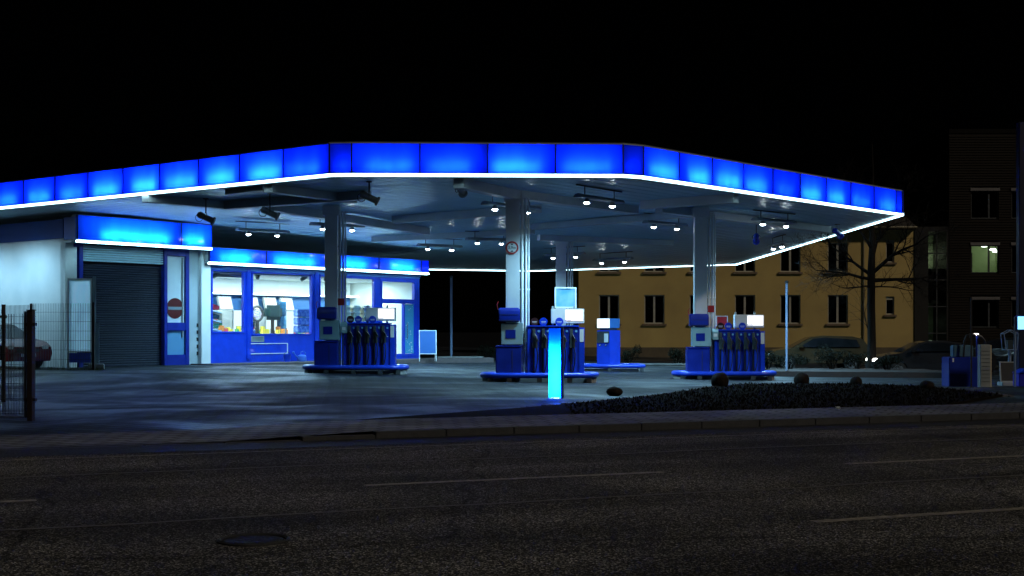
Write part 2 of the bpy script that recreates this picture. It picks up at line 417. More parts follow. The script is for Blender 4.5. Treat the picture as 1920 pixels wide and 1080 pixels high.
# forecourt sheet
vs = []; fs = []; nx, ny = 110, 95
for j in range(ny + 1):
    for i in range(nx + 1):
        p, q = -55 + i * 1.0, 19.6 + j * .9
        x, y = pq(p, q); vs.append((x, y, G(x, y) + .006))
for j in range(ny):
    for i in range(nx):
        a = j * (nx + 1) + i; fs.append((a, a + 1, a + nx + 2, a + nx + 1))
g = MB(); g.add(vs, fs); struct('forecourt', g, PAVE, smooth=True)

# round cast-iron cover sunk in the carriageway
cx, cy = -1.78, 9.2
t = thing('manhole_cover', 'dark round iron cover sunk in the near road surface', 'manhole cover', (cx, cy, 0))
b = MB(); b.lathe([(.0, .003), (.205, .003), (.205, .009), (0, .009)], 40); b.build('cover_plate', mat('cast_iron', (.008, .008, .008), (.02, .018, .016), 20, .7, metal=.4, bump=1, bscale=25), t)
b = MB(); b.tube([(.235 * math.cos(k * math.pi / 20), .235 * math.sin(k * math.pi / 20), .0) for k in range(40)], .02, 6, True); b.build('rim', BLACK, t)
# white scrap on the kerb
b = MB(); random.seed(5)
sx, sy, _ = at(1571, 779, 22.8)
pts = [(sx + random.uniform(-.05, .05), sy + random.uniform(-.04, .04), .105 + random.uniform(0, .05)) for _ in range(14)]
b.add(pts, [(i, i + 1, i + 2) for i in range(12)])
tag(b.build('litter_scrap', WHITE), 'crumpled white scrap of paper lying on the footway by the planting bed', 'litter')

# planting bed between footway and forecourt
bed = [at(985, 769, 24.3), at(1120, 757, 26.4), at(1232, 746, 28.8), at(1330, 730, 33.0), at(1400, 723, 35.2), at(1600, 723, 35.2), at(1735, 728, 33.6), at(1880, 744, 29.2)]
bed = [(p.x, p.y) for p in bed] + [pq(16.2, 19.75), pq(9.0, 19.75), pq(4.5, 19.7)]
g = MB(); g.prism(bed, -.3, .055); struct('planting_bed', g, SOIL)
def inside(x, y, poly):
    c = False; j = len(poly) - 1
    for i in range(len(poly)):
        if (poly[i][1] > y) != (poly[j][1] > y) and x < (poly[j][0] - poly[i][0]) * (y - poly[i][1]) / (poly[j][1] - poly[i][1]) + poly[i][0]: c = not c
        j = i
    return c
random.seed(11)
b = MB()
while len(b.f) < 9000:
    x, y = random.uniform(1, 14), random.uniform(21, 36)
    if not inside(x, y, bed): continue
    h = random.uniform(.02, .07); a = random.uniform(0, 6.28); l = random.uniform(.03, .08)
    tx, ty = math.cos(a) * l, math.sin(a) * l
    z = .05
    b.add([(x - ty * .3, y + tx * .3, z), (x + ty * .3, y - tx * .3, z), (x + tx, y + ty, z + h)], [(0, 1, 2)])
tag(b.build('ground_cover', mat('bed_leaf', (.003, .0025, .0015), (.008, .006, .0035), 5, 1.0, spec=.03)), kind='stuff')
# setts along the bed's forecourt edge, one kerb object
g = MB(); random.seed(4)
edge = bed[:8]
for (x0, y0), (x1, y1) in zip(edge, edge[1:]):
    L = math.hypot(x1 - x0, y1 - y0); n = max(1, int(L / .16)); a = math.atan2(y1 - y0, x1 - x0)
    for i in range(n):
        for r in range(2):
            f = (i + .5 + .5 * r) / n
            if f > 1: continue
            M = Matrix.Translation((x0 + (x1 - x0) * f, y0 + (y1 - y0) * f, G(x0, y0))) @ Matrix.Rotation(a + random.uniform(-.1, .1), 4, 'Z') @ Matrix.Translation((0, .06 + r * .13, 0))
            z = random.uniform(.045, .07) if r == 0 else random.uniform(.025, .04)
            g.box(-.068, .068, -.055, .055, -.1, z, M)
struct('bed_kerb', g, mat('granite_sett', (.05, .05, .055), (.12, .12, .125), 9, .85, bump=.4))

# ------------------------------------------------------------------ canopy
ZS, SLOPE = 5.40, .03465
def zs(y): return ZS - SLOPE * max(0, y - 45.8)
def soffit_at(px, py, drop=0.0):       # photograph pixel -> point under the canopy ceiling
    Y = 40.0
    for _ in range(40): Y = (zs(Y) - drop - CAMZ) * F / (620 - py)
    return at(px, py, Y)
SOFR = bpy.data.materials.new('ribbed_soffit'); SOFR.use_nodes = True
_n, _l = SOFR.node_tree.nodes, SOFR.node_tree.links; _b = _n['Principled BSDF']
_tc = _n.new('ShaderNodeTexCoord'); _mp = _n.new('ShaderNodeMapping'); _mp.inputs['Rotation'].default_value = (0, 0, R(-141.3))
_w = _n.new('ShaderNodeTexWave'); _w.inputs['Scale'].default_value = .62; _w.wave_profile = 'TRI'
_l.new(_tc.outputs['Object'], _mp.inputs[0]); _l.new(_mp.outputs[0], _w.inputs['Vector'])
_r = _n.new('ShaderNodeValToRGB'); _r.color_ramp.elements[0].position = .75; _r.color_ramp.elements[1].position = .95
_l.new(_w.outputs['Color'], _r.inputs[0])
_bp = _n.new('ShaderNodeBump'); _bp.inputs['Strength'].default_value = 1; _bp.inputs['Distance'].default_value = .12; _bp.invert = True
_l.new(_r.outputs[0], _bp.inputs['Height']); _l.new(_bp.outputs[0], _b.inputs['Normal'])
_nz = _n.new('ShaderNodeTexNoise'); _nz.inputs['Scale'].default_value = .35; _nz.inputs['Detail'].default_value = 5; _l.new(_tc.outputs['Object'], _nz.inputs['Vector'])
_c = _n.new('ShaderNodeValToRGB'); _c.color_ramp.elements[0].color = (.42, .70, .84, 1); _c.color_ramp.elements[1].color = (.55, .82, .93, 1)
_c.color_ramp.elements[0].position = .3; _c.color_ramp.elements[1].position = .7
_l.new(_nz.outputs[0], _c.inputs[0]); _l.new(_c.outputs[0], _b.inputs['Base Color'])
_b.inputs['Roughness'].default_value = .34; _b.inputs['Metallic'].default_value = 0

canopy = thing('canopy', 'wide flat canopy edged in glowing blue panels above the fuel pumps', 'canopy', (0, 40, 0))
Lc1, Lc2, Rc1, Rc2 = Vector((-4.68, 34.17)), Vector((-4.10, 34.10)), Vector((2.86, 34.33)), Vector((3.42, 34.66))
RB1, RB2, RFp, Bp, Kp = Vector((13.10, 45.50)), Vector((13.40, 45.80)), Vector((11.09, 66.0)), Vector((1.12, 70.0)), Vector((-4.3, 69.0))
K2, A2, A1 = Vector((-22, 66)), Vector((-30, 57)), Vector((-25.1, 49.8))
fx = -19.87
def slab(pts, zf, th):
    n = len(pts); vs = [(p[0], p[1], zf(p[1])) for p in pts] + [(p[0], p[1], zf(p[1]) + th) for p in pts]
    return vs, [tuple(reversed(range(n))), tuple(range(n, 2 * n))] + [(i, (i + 1) % n, n + (i + 1) % n, n + i) for i in range(n)]
b = MB()
b.add(*slab([(fx, 45.8), Lc1, Lc2, Rc1, Rc2, RB1, RB2], lambda y: zs(y) + .03, .05))
b.add(*slab([(fx, 45.8), RB2, RFp, Bp, Kp, K2, A2, A1], lambda y: zs(y) + .03, .05))
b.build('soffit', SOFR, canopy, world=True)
b = MB(); b.add(*slab([A1, Lc1, Lc2, Rc1, Rc2, RB1, RB2, RFp, Bp, Kp, K2, A2], lambda y: 6.276, .02)); b.build('roof_deck', DGREY, canopy, world=True)

SEAM = mat('seam_metal', (.004, .006, .05), (.006, .01, .07), 5, .5)
FILL = 3.6
def fascia(parent, p0, p1, zb, h, n, P, panel_mat=ACRY, jit=.35, strip_h=.058, lampz=.13, depth=.32, top=GREYM, seed=0, lamp_w=.62, stripmat=None):
    rnd = random.Random(seed)
    p0 = Vector(p0); p1 = Vector(p1); d = (p1 - p0); L = d.length; d /= L
    inw = Vector((-d.y, d.x))
    M = Matrix(((d.x, inw.x, 0, p0.x), (d.y, inw.y, 0, p0.y), (0, 0, 1, 0), (0, 0, 0, 1)))
    w = L / n
    hb = MB()
    hb.box(0, L, depth - .03, depth, zb - .02, zb + h + .01, M)
    hb.box(0, L, -.012, depth - .031, zb + h + .004, zb + h + .03, M)
    hb.box(0, L, .035, depth - .031, zb - .03, zb - .004, M)
    for i in range(n + 1):
        hb.box(max(0, i * w - .006), min(L, i * w + .006), .09, depth - .031, zb - .003, zb + h + .003, M)
    hb.build('fascia_housing', top if top else WMETAL, parent, world=True)
    for i in range(n + 1): MB().box(max(0, i * w - .017), min(L, i * w + .017), -.014, .085, zb - .002, zb + h + .003, M).build('seam_trim', SEAM, parent, world=True)
    for i in range(n):
        a, c = i * w + .018, (i + 1) * w - .018
        z0, z1 = zb, zb + h
        pm = MB()
        pm.add([(a, 0, z0), (c, 0, z0), (c, 0, z1), (a, 0, z1), (a, .08, z0), (c, .08, z0), (c, .08, z1), (a, .08, z1)],
               [(0, 1, 2, 3), (0, 4, 5, 1), (3, 2, 6, 7), (0, 3, 7, 4), (1, 5, 6, 2)], M)
        po = pm.build('fascia_panel', panel_mat, parent, world=True)
        if P > 0:
            k = max(.10, 1 + rnd.uniform(-1, .7) * jit)
            cx = (a + c) / 2 + rnd.uniform(-.12, .12) * w
            Z = Vector((inw.x, inw.y, 0)); Xv = Vector((d.x, d.y, 0)); 
            Z = (Z + Vector((0, 0, -.35))).normalized(); Yv = Z.cross(Xv)
            o = M @ Vector((cx, .21, zb + lampz))
            LM = Matrix(((Xv.x, Yv.x, Z.x, o.x), (Xv.y, Yv.y, Z.y, o.y), (Xv.z, Yv.z, Z.z, o.z), (0, 0, 0, 1)))
            lamp('fascia_lamp', 'AREA', P * k * w, (.80, .92, 1.0), po, LM, size=(w * lamp_w * rnd.uniform(.85, 1.15), .05))
            Z = Vector((inw.x, inw.y, 0)); o = M @ Vector(((a + c) / 2, depth - .05, zb + h * .55)); Xv = Vector((d.x, d.y, 0)); Yv = Z.cross(Xv)
            LM = Matrix(((Xv.x, Yv.x, Z.x, o.x), (Xv.y, Yv.y, Z.y, o.y), (Xv.z, Yv.z, Z.z, o.z), (0, 0, 0, 1)))
            lamp('fascia_fill', 'AREA', FILL * (w * h) * rnd.uniform(.75, 1.2), (.80, .92, 1.0), po, LM, size=(w * .94, h * .85))
    st = MB(); st.box(0, L, -.01, .09, zb - .035 - strip_h, zb - .035, M)
    st.build('light_strip', stripmat or STRIP, parent, world=True)
    tr = MB(); tr.box(0, L, .10, .16, zb - .05 - strip_h, zb - .04, M); tr.box(0, L, .19, .25, zb - .055 - strip_h, zb - .045, M)
    tr.build('edge_trim', GREYM, parent, world=True)
FB, FH = 5.505, .735
fascia(canopy, A1, Lc1, FB, FH, 15, 42, seed=1, jit=.7)
fascia(canopy, Lc1, Lc2, FB, FH, 1, 3, seed=2)
fascia(canopy, Lc2, Rc1, FB, FH, 4, 32, seed=13, jit=.8)
fascia(canopy, Rc1, Rc2, FB, FH, 1, 2.5, seed=4)
fascia(canopy, Rc2, RB1, FB, FH, 9, 40, seed=5, jit=.8)
fascia(canopy, RB1, RB2, FB, FH, 1, 5, seed=6)
# plain rear edges with their own light strip
for p0, p1 in ((RB2, RFp), (RFp, Bp), (Bp, Kp), (Kp, K2), (K2, A2), (A2, A1)):
    d = (p1 - p0).normalized(); nn = Vector((d.y, -d.x)) * .06
    b = MB(); s2 = MB()
    for mb_, o0, o1, za, zb_ in ((b, 0, 1, .09, None), (s2, -.6, 1.0, .0, .08)):
        vs = []
        for p in (p0, p1):
            for off in (o0, o1):
                q = p + nn * off
                z0 = zs(p.y) + za; z1 = 6.27 if zb_ is None else zs(p.y) + zb_
                vs += [(q.x, q.y, z0), (q.x, q.y, z1)]
        mb_.add(vs, [(0, 1, 3, 2), (4, 6, 7, 5), (0, 4, 5, 1), (2, 3, 7, 6), (1, 5, 7, 3), (0, 2, 6, 4)])
    b.build('rear_fascia', BLUE2, canopy, world=True); s2.build('light_strip', STRIP, canopy, world=True)
def beam(p, q, wd=.3, drop=.26, m=BEAMM):
    p = Vector((p.x, p.y)); q = Vector((q.x, q.y)); d = (q - p).normalized(); n = Vector((-d.y, d.x)) * wd / 2
    vs = []
    for c in (p, q):
        for s in (-1, 1):
            e = c + n * s; vs += [(e.x, e.y, zs(c.y) - drop), (e.x, e.y, zs(c.y) + .028)]
    b = MB(); b.add(vs, [(0, 1, 3, 2), (4, 6, 7, 5), (0, 4, 5, 1), (2, 3, 7, 6), (1, 5, 7, 3), (0, 2, 6, 4)])
    b.build('ceiling_beam', m, canopy, world=True)
for i, (a, c, dr) in enumerate((((272, 379), (431, 393), .2), ((425, 393), (690, 374), .22), ((430, 366), (500, 359), .12), ((503, 361), (662, 381), .2),
        ((508, 396), (800, 441), .24), ((1205, 393), (1380, 381), .24), ((1236, 399), (1552, 437), .22), ((860, 354), (960, 374), .25),
        ((958, 373), (1190, 402), .23), ((740, 420), (1010, 400), .24), ((1000, 432), (1300, 408), .2), ((700, 455), (1000, 440), .2), ((1010, 452), (1260, 462), .22))):
    beam(soffit_at(*a, dr), soffit_at(*c, dr), .3, dr - i * .0023)
COLS = [(-5.73, 42.4), (.02, 38.0), (6.07, 43.0)]
for i, (x, y) in enumerate(COLS + [(1.95, 53.0)]):
    gz = G(x, y)
    b = MB(); b.box(x - .2, x + .2, y - .2, y + .2, gz - .1, zs(y) - .02); b.box(x - .26, x + .26, y - .26, y + .26, zs(y) - .3, zs(y) + .01)
    co = b.build('column', WMETAL, canopy, world=True, bevel=.015)
    b = MB()
    for k, (dx, r) in enumerate(((.27, .045), (.375, .04), (.455, .022))):
        b.tube([(x + dx, y - .12, gz + .12), (x + dx, y - .12, zs(y) - .35), (x + dx, y - .05, zs(y) - .2), (x + dx + .02, y + .3, zs(y) - .15)], r, 10)
    for z in (1.2, 2.6, 4.0): b.box(x + .2, x + .49, y - .1, y - .06, gz + z, gz + z + .05)
    b.build('drain_pipe', WMETAL, co, world=True, smooth=True)
# round 3,9m height sign on the middle column
x, y = COLS[1]; z0 = 3.80
t = thing('height_limit_sign', 'round red bordered 3,9m clearance sign on the middle canopy column', 'road sign', (x - .02, y - .215, z0))
b = MB(); b.disc(0, 0, .185, -.012, 0); b.build('plate', RED, t)
b = MB(); b.disc(0, 0, .135, -.018, -.0125); b.build('face', WHITE, t)
text('lettering', '3,9m', .115, BLACK, t, (0, -.021, 0))
b = MB(); b.prism([(-.05, .118), (.05, .118), (0, .07)], -.022, -.0185, 'y'); b.prism([(-.05, -.118), (.05, -.118), (0, -.07)], -.022, -.0185, 'y'); b.build('arrow', BLACK, t)

# ------------------------------------------------------------------ lamps under the canopy
def spot_fixture(a, c, label, vis=(1, 1), P=720):
    if a[0] < 700: P = 620
    elif a[0] > 1050: P = 1050
    if a[0] < 0: P = 400
    pa, pc = soffit_at(*a, .42), soffit_at(*c, .42)
    mid = (pa + pc) / 2; d = Vector((pc.x - pa.x, pc.y - pa.y)); L = d.length; rz = math.atan2(d.y, d.x)
    zc = zs(mid.y) + .03
    t = thing('canopy_light', label, 'lamp', (mid.x, mid.y, mid.z), rz, 'twin spot fixtures hung under the canopy')
    b = MB(); pr = [(-.16, .12), (-.10, .19), (0, .21), (.10, .19), (.16, .12), (.14, .10), (-.14, .10)]
    b.prism(pr, -L / 2 - .45, L / 2 + .45, 'x'); b.build('trough', GREYM, t, bevel=.01)
    b = MB()
    for sx in (-L / 2 - .1, L / 2 + .1): b.cyl((sx, 0, .2), (sx, 0, zc - mid.z), .014, seg=6)
    b.box(-L / 2 - .5, L / 2 + .5, -.03, .03, zc - mid.z - .03, zc - mid.z - .004); b.build('hanger', DGREY, t)
    for sx, on in ((-L / 2, vis[0]), (L / 2, vis[1])):
        b = MB(); b.lathe([(.05, .10), (.085, .03), (.10, -.01), (.088, -.012), (.08, .0), (.04, .04)], 20, (sx, 0, 0)); h = b.build('lamp_head', GREYM, t, smooth=True)
        b = MB(); b.lathe([(.088, .006), (.088, -.004), (.07, -.034), (.036, -.052), (.0, -.058)], 20, (sx, 0, 0)); b.build('lens', LENS if on else WMETAL, h, smooth=True)
        if on: lamp('spot_lamp', 'SPOT', P, COOL, h, MW[t] @ Matrix.Translation((sx, 0, -.10)), spot=172 if a[0] < 0 else 150, blend=.7, radius=.06)
for a, c, l in (((466, 438), (520, 442), 'twin spot fixture nearest the car wash, above the shop windows'),
        ((605, 428), (660, 432), 'twin spot fixture astride the left canopy column'),
        ((802, 466), (847, 469), 'twin spot fixture over the right end of the shop'),
        ((928, 392), (989, 398), 'twin spot fixture either side of the middle canopy column'),
        ((895, 455), (940, 457), 'twin spot fixture just left of the height sign'),
        ((1037, 484), (1079, 481), 'twin spot fixture deep under the canopy behind the middle pump'),
        ((1128, 494), (1171, 490), 'twin spot fixture nearest the rear edge of the canopy'),
        ((1100, 379), (1148, 386), 'twin spot fixture closest to the front edge of the canopy'),
        ((1226, 425), (1269, 429), 'twin spot fixture just left of the right canopy column'),
        ((1430, 420), (1474, 424), 'twin spot fixture right of the right canopy column, near the glowing corner'),
        ((-120, 430), (-28, 421), 'twin spot fixture over the white wash wall, cut off by the left edge'),  # unseen fixture, inferred from the brightly lit wash wall
        ((1450, 467), (1466, 461), 'short twin spot fixture beside the far right light strip of the canopy')):
    spot_fixture(a, c, l)
def floodlight(px, py, label, rz, tint=None, drop=.55):
    p = soffit_at(px, py, drop); zc = zs(p.y) + .03 - p.z
    t = thing('floodlight', label, 'floodlight', p, rz, 'unlit floodlights hung under the canopy')
    b = MB(); b.cyl((0, 0, .14), (0, 0, zc), .018, seg=8); b.box(-.07, .07, -.07, .07, zc - .03, zc - .004); b.build('stem', DGREY, t)
    M = Matrix.Rotation(R(25), 4, 'Y')
    b = MB(); b.lathe([(.10, -.28), (.125, -.27), (.125, -.22), (.09, -.2), (.085, .1), (.10, .12), (.10, .22), (.06, .27)], 16, M=M @ Matrix.Rotation(R(-90), 4, 'Y'))
    b.build('barrel', tint or mat('lamp_housing', (.10, .09, .085), (.15, .13, .12), 5, .5), t, smooth=True)
    b = MB(); b.tube([(0, -.13, 0), (0, -.14, .08), (0, -.06, .15), (0, .06, .15), (0, .14, .08), (0, .13, 0)], .012, 6); b.build('yoke', DGREY, t)
    b = MB(); b.tube([(-.2 + .11 * math.cos(k * .6 + 1.2), 0, .0 + .12 * math.sin(k * .6 + 1.2)) for k in range(9)], .009, 6); b.build('cable', BLACK, t)
floodlight(386, 408, 'floodlight with a cable loop hung nearest the car wash', 0)
floodlight(506, 399, 'pale floodlight on the ceiling left of the left canopy column', .2, GREYM)
floodlight(692, 370, 'floodlight hung nearest the front left corner of the canopy', .1, None, .4)
floodlight(862, 354, 'twin stemmed floodlight behind the front fascia left of the middle column', 1.2, GREYM, .2)
floodlight(1418, 447, 'blue tinted floodlight right of the right canopy column', 1.4, BLUE)
floodlight(1570, 437, 'bright blue floodlight clipped to the canopy edge strip by the bare tree', .8, BLUE, .3)

# ------------------------------------------------------------------ car wash and shop (local frame: x along the front, y into the building)
C0 = (-15.02, 44.8); UA = R(51.34); CU, SU = math.cos(UA), math.sin(UA)
def ks(px, t=0):
    k = (px - 960) / F; return (k * (C0[1] + CU * t) - C0[0] + SU * t) / (CU - k * SU)
def kz(px, py, t=0):
    return CAMZ - (py - 620) / F * (C0[1] + SU * ks(px, t) + CU * t)
def kw(s, t, z=0): return Vector((C0[0] + CU * s - SU * t, C0[1] + SU * s + CU * t, z))
def kpt(s, t): v = kw(s, t); return (v.x, v.y)
wash = thing('car_wash', 'white walled car wash bay with dark roller shutter and blue frame', 'car wash', (*C0, 0), UA)
SZ = 5.45
b = MB(); b.box(.0, .28, .0, 9.5, -.3, 4.62); b.box(.0, .45, -.02, .28, -.3, 4.62)
b.box(.28, 5.9, 9.2, 9.5, -.3, 4.62); b.box(5.62, 5.9, .3, 9.2, -.3, 4.62)
b.build('wall', WHITE, wash, bevel=.012)
b = MB(); b.box(-.05, 5.95, 0.03, 9.55, 4.64, 4.85); b.build('roof', DGREY, wash)
b = MB(); b.box(-.07, -.002, .0, 9.55, 4.56, 5.2); b.build('side_fascia', mat('unlit_fascia', (.012, .06, .30), (.018, .08, .36), 1, .6), wash)
b = MB(); b.box(-.05, .0, -.69, -.005, 4.50, SZ - .2); b.build('return_panel', mat('return_blue', (.03, .12, .55), (.04, .15, .6), 1, .4), wash)
# glowing front fascia box stands .7 m out from the wall
fascia(wash, kpt(.02, -.7), kpt(4.25, -.7), 4.50, .80, 1, 26, panel_mat=ACRYC, jit=0, lampz=.17, depth=.35, stripmat=STRIP2, seed=21)
fascia(wash, kpt(4.25, -.7), kpt(5.62, -.7), 4.50, .80, 1, 22, panel_mat=ACRYC, jit=0, lampz=.17, depth=.35, stripmat=STRIP2, seed=22)
b = MB(); b.box(.0, 5.62, -.34, -.0, 4.42, 4.47); b.box(5.58, 5.64, -.69, -.36, 4.40, 5.3); b.build('fascia_soffit', WMETAL, wash)
zt = 4.40
sd0, sd1 = ks(155), ks(307)
b = MB()                                             # roller shutter: real curved laths
n = 46; zA, zB = .12, kz(230, 493)
for i in range(n):
    z = zA + (zB - zA) * i / n; h = (zB - zA) / n
    b.prism([(.16, z), (.135, z + h * .3), (.135, z + h * .7), (.16, z + h * .98), (.19, z + h * .98), (.19, z)], sd0, sd1, 'x')
b.build('roller_shutter', NAVY, wash)
b = MB()
for i in range(7):
    h = (4.38 - zB) / 7; z = zB + .012 + h * i
    b.box(sd0, sd1, .03 - .0 * i, .22, z, z + h - .02)
b.build('shutter_box', mat('shutter_box_lit_metal', (.34, .55, .66), (.42, .62, .72), 2, .35), wash, bevel=.006)  # metal colour lightened to carry the strip light falling on the door top
b = MB()
MB().box(ks(137), ks(155), -.045, .2, 4.285, zt + .002).box(ks(147.5), ks(155), -.04, .2, .0, 4.284).build('door_frame', BLUE2, wash, bevel=.008)
for a, c in ((307, 313), (347.5, 354)): b.box(ks(a), ks(c), -.04, .2, .0, zt)
b.box(ks(313), ks(347.5), -.03, .2, kz(330, 620), kz(330, 605)); b.box(ks(313), ks(347.5), -.03, .2, 4.16, zt)
b.box(ks(313), ks(347.5), -.03, .2, .0, kz(330, 665)); 
b.build('door_frame', BLUE2, wash, bevel=.008)
b = MB(); b.box(ks(137.2), ks(147.3), .12, .16, .1, 4.28); b.build('side_light', mat('dark_glass', (.01, .02, .03), (.03, .05, .06), 3, .15), wash)
FROST = mat('frosted_panel', (.52, .62, .68), (.58, .68, .74), 1, .35)
b = MB(); b.box(ks(313.2), ks(347.3), .05, .09, kz(330, 605), 4.15); b.build('upper_panel', FROST, wash)
b = MB(); b.box(ks(313.2), ks(347.3), .05, .09, kz(330, 665), kz(330, 620)); b.build('lower_panel', mat('lower_panel_blue', (.10, .28, .5), (.13, .33, .56), 1, .3), wash)
b = MB(); b.box(ks(342), ks(343.5), -.01, .045, 1.2, 4.1); b.build('hinge_rail', GREYM, wash)
b = MB(); b.box(ks(354.2), ks(372), .0, .28, -.2, 4.62); b.build('end_wall', mat('grey_render', (.34, .42, .46), (.40, .48, .52), 1.2, .6, bump=.1), wash)
b = MB(); b.box(ks(372), ks(389.5), -.18, .3, -.2, 4.62); b.build('pilaster', WHITE, wash, bevel=.01)
STRP = mat('warning_dark', (.01, .01, .012), (.02, .02, .022), 4, .5)
b = MB()
for i in range(5): b.box(ks(368.6), ks(371.6), -.012, -.001, .55 + i * .26, .68 + i * .26)
b.build('warning_stripe', STRP, wash)
# no entry sign on the frosted panel
sx, sz = ks(329.5), kz(329.5, 578)
t = thing('no_entry_sign', 'round red no entry sign with pale bar beside the roller shutter', 'road sign', kw(sx, .05, sz), UA)
b = MB(); b.disc(0, 0, .37, -.02, 0, 36); b.build('disc', mat('sign_red_dim', (.07, .006, .006), (.10, .008, .008), 4, .4), t)
b = MB(); b.box(-.31, .31, -.026, -.0205, -.055, .055); b.build('bar', mat('sign_bar', (.16, .21, .24), (.2, .25, .28), 4, .5), t)
# step at the wall corner
b = MB(); b.box(-.05, 1.1, -.9, -.03, -.1, .16); tag(b.build('plinth_block', CONC, bevel=.02), 'low pale concrete plinth at the foot of the white wash wall corner', 'plinth').matrix_local = MW[wash]

shop = thing('petrol_station_shop', 'lit shop with blue panelled front, big windows and glowing fascia', 'shop', (*C0, 0), UA)
s0, s1 = ks(390), ks(786.5)
FL = .26
win = [(ks(395.8), ks(459), kz(430, 625), kz(430, 506)), (ks(471.5), ks(586), kz(530, 629), kz(530, 511)),
       (ks(598.5), ks(641), kz(610, 630), kz(610, 515)), (ks(646), ks(703), kz(660, 606), kz(660, 519))]
door = (ks(713.5), ks(779.5), FL + .08, kz(745, 524))
b = MB()
wall_with_holes(b, s0, s1, -.3, 3.95, [(a, c, z0, z1) for a, c, z0, z1 in win] + [door], 0, .16)
b.build('wall', BLUE, shop)
b = MB(); b.box(s0, s0 + .15, .17, 8, -.3, 4); b.box(s1 - .15, s1, .17, 8, -.3, 4); b.box(s0 + .16, s1 - .16, 7.85, 8, -.3, 4); b.build('inner_wall', MINT, shop)
b = MB(); b.box(s0 - .02, s1 + .05, -.05, 8.1, 3.955, 4.15); b.build('roof', WMETAL, shop)
b = MB(); b.box(s0 + .16, s1 - .16, .17, 7.84, .0, FL); b.build('floor', mat('shop_tiles', (.4, .42, .42), (.5, .52, .52), 3, .3), shop)
for a, c, z0, z1 in win:
    f = frame_mb(a, c, z0, z1, .07, -.025, .12).build('window', BLUE, shop, bevel=.006)
    g = MB(); g.box(a + .07, c - .07, .05, .06, z0 + .07, z1 - .07); g.build('pane', GLASS, f)
for a, c in ((459.5, 471), (586.5, 598)):
    b = MB(); m = (ks(a) + ks(c)) / 2; b.box(m - .09, m + .09, -.06, -.001, .35, 3.9); b.build('mullion', BLUE, shop, bevel=.01)
a, c, z0, z1 = door
zm = kz(745, 563)
f = frame_mb(a, c, z0, z1, .11, -.02, .13); f.box(a + .11, c - .11, -.02, .13, zm - .14, zm + .05); mm = ks(758)
f.box(mm - .04, mm + .04, -.02, .13, z0 + .11, zm - .14)
dr = f.build('door', BLUE, shop, bevel=.006)
g = MB(); g.box(a + .12, c - .12, .05, .06, zm + .05, z1 - .11); g.build('pane', GLASS, dr)
g = MB(); g.box(a + .12, mm - .045, .05, .06, z0 + .12, zm - .15); g.build('pane', GLASS, dr)
g = MB(); g.box(mm + .045, c - .115, .02, .05, z0 + .12, zm - .15); g.build('frosted_leaf', mat('frosted_leaf_blue', (.05, .30, .55), (.07, .36, .62), 30, .3), dr)
g = MB(); random.seed(9)
for i in range(26):
    x, z = random.uniform(mm + .1, c - .2), random.uniform(z0 + .2, zm - .25)
    g.disc(x, z, random.uniform(.012, .03), .012, .0195, 10)
g.build('dot_pattern', WHITE, dr)
g = MB(); g.tube([(mm + .1, -.08, 1.1), (mm + .1, -.1, 1.2), (mm + .1, -.1, 1.7), (mm + .1, -.08, 1.8)], .018, 8); g.build('handle', CHROME, dr)
# fascia over the windows, half a metre in front of the wall
fz = 4.0
for i, (pa, pc) in enumerate(((393, 500), (500, 625), (625, 790))):
    fascia(shop, kpt(ks(pa, -.5), -.5), kpt(ks(pc, -.5), -.5), fz, .50, 1 if i < 2 else 2, 20, panel_mat=ACRYC, jit=.05, lampz=.13, depth=.28, seed=30 + i, stripmat=STRIP2, strip_h=.065, lamp_w=.6)
fascia(shop, kpt(ks(790, -.5), -.5), kpt(ks(804, -.5), -.5), fz, .50, 1, 4, panel_mat=ACRY, jit=0, lampz=.13, depth=.28, seed=40, stripmat=STRIP2, strip_h=.065)
b = MB(); b.box(ks(393, -.5), ks(804, -.5), -.21, -.005, 3.90, 3.952); b.build('fascia_soffit', WMETAL, shop)
b = MB(); b.box(s0 + .02, s1, -.09, -.0, 3.80, 3.885); b.box(s0 + .02, s1, -.045, -.0, 3.72, 3.79); b.build('head_rail', mat('head_rail_blue', (.03, .16, .6), (.04, .2, .65), 2, .35), shop, bevel=.006)
a, z0 = ks(471.5), kz(480, 641)
b = frame_mb(ks(470.5), ks(494.5), kz(482, 641), kz(482, 630.5), .035, -.03, -.001); lf = b.build('night_hatch', GREYM, shop)
b = MB(); b.box(ks(471.5), ks(493.5), -.016, -.001, kz(482, 640), kz(482, 631.5)); b.build('flap', mat('hatch_grey', (.14, .18, .2), (.2, .24, .26), 4, .4), lf)
b = frame_mb(ks(467), ks(539), kz(500, 663.5), kz(500, 643.5), .028, -.03, -.001); b.build('outline_frame', WMETAL, shop)

# pavement slab before the shop
b = MB(); b.prism([(-0.0 + ks(356), -.0), (ks(356), -1.3), (s1 + 3.2, -1.6), (s1 + 3.2, -.0)], -.2, FL - .02)
o = struct('shop_pavement', b, mat('red_brown_paving', (.07, .055, .055), (.11, .085, .085), 6, .7, bump=.3), bevel=.02); o.matrix_local = MW[wash]

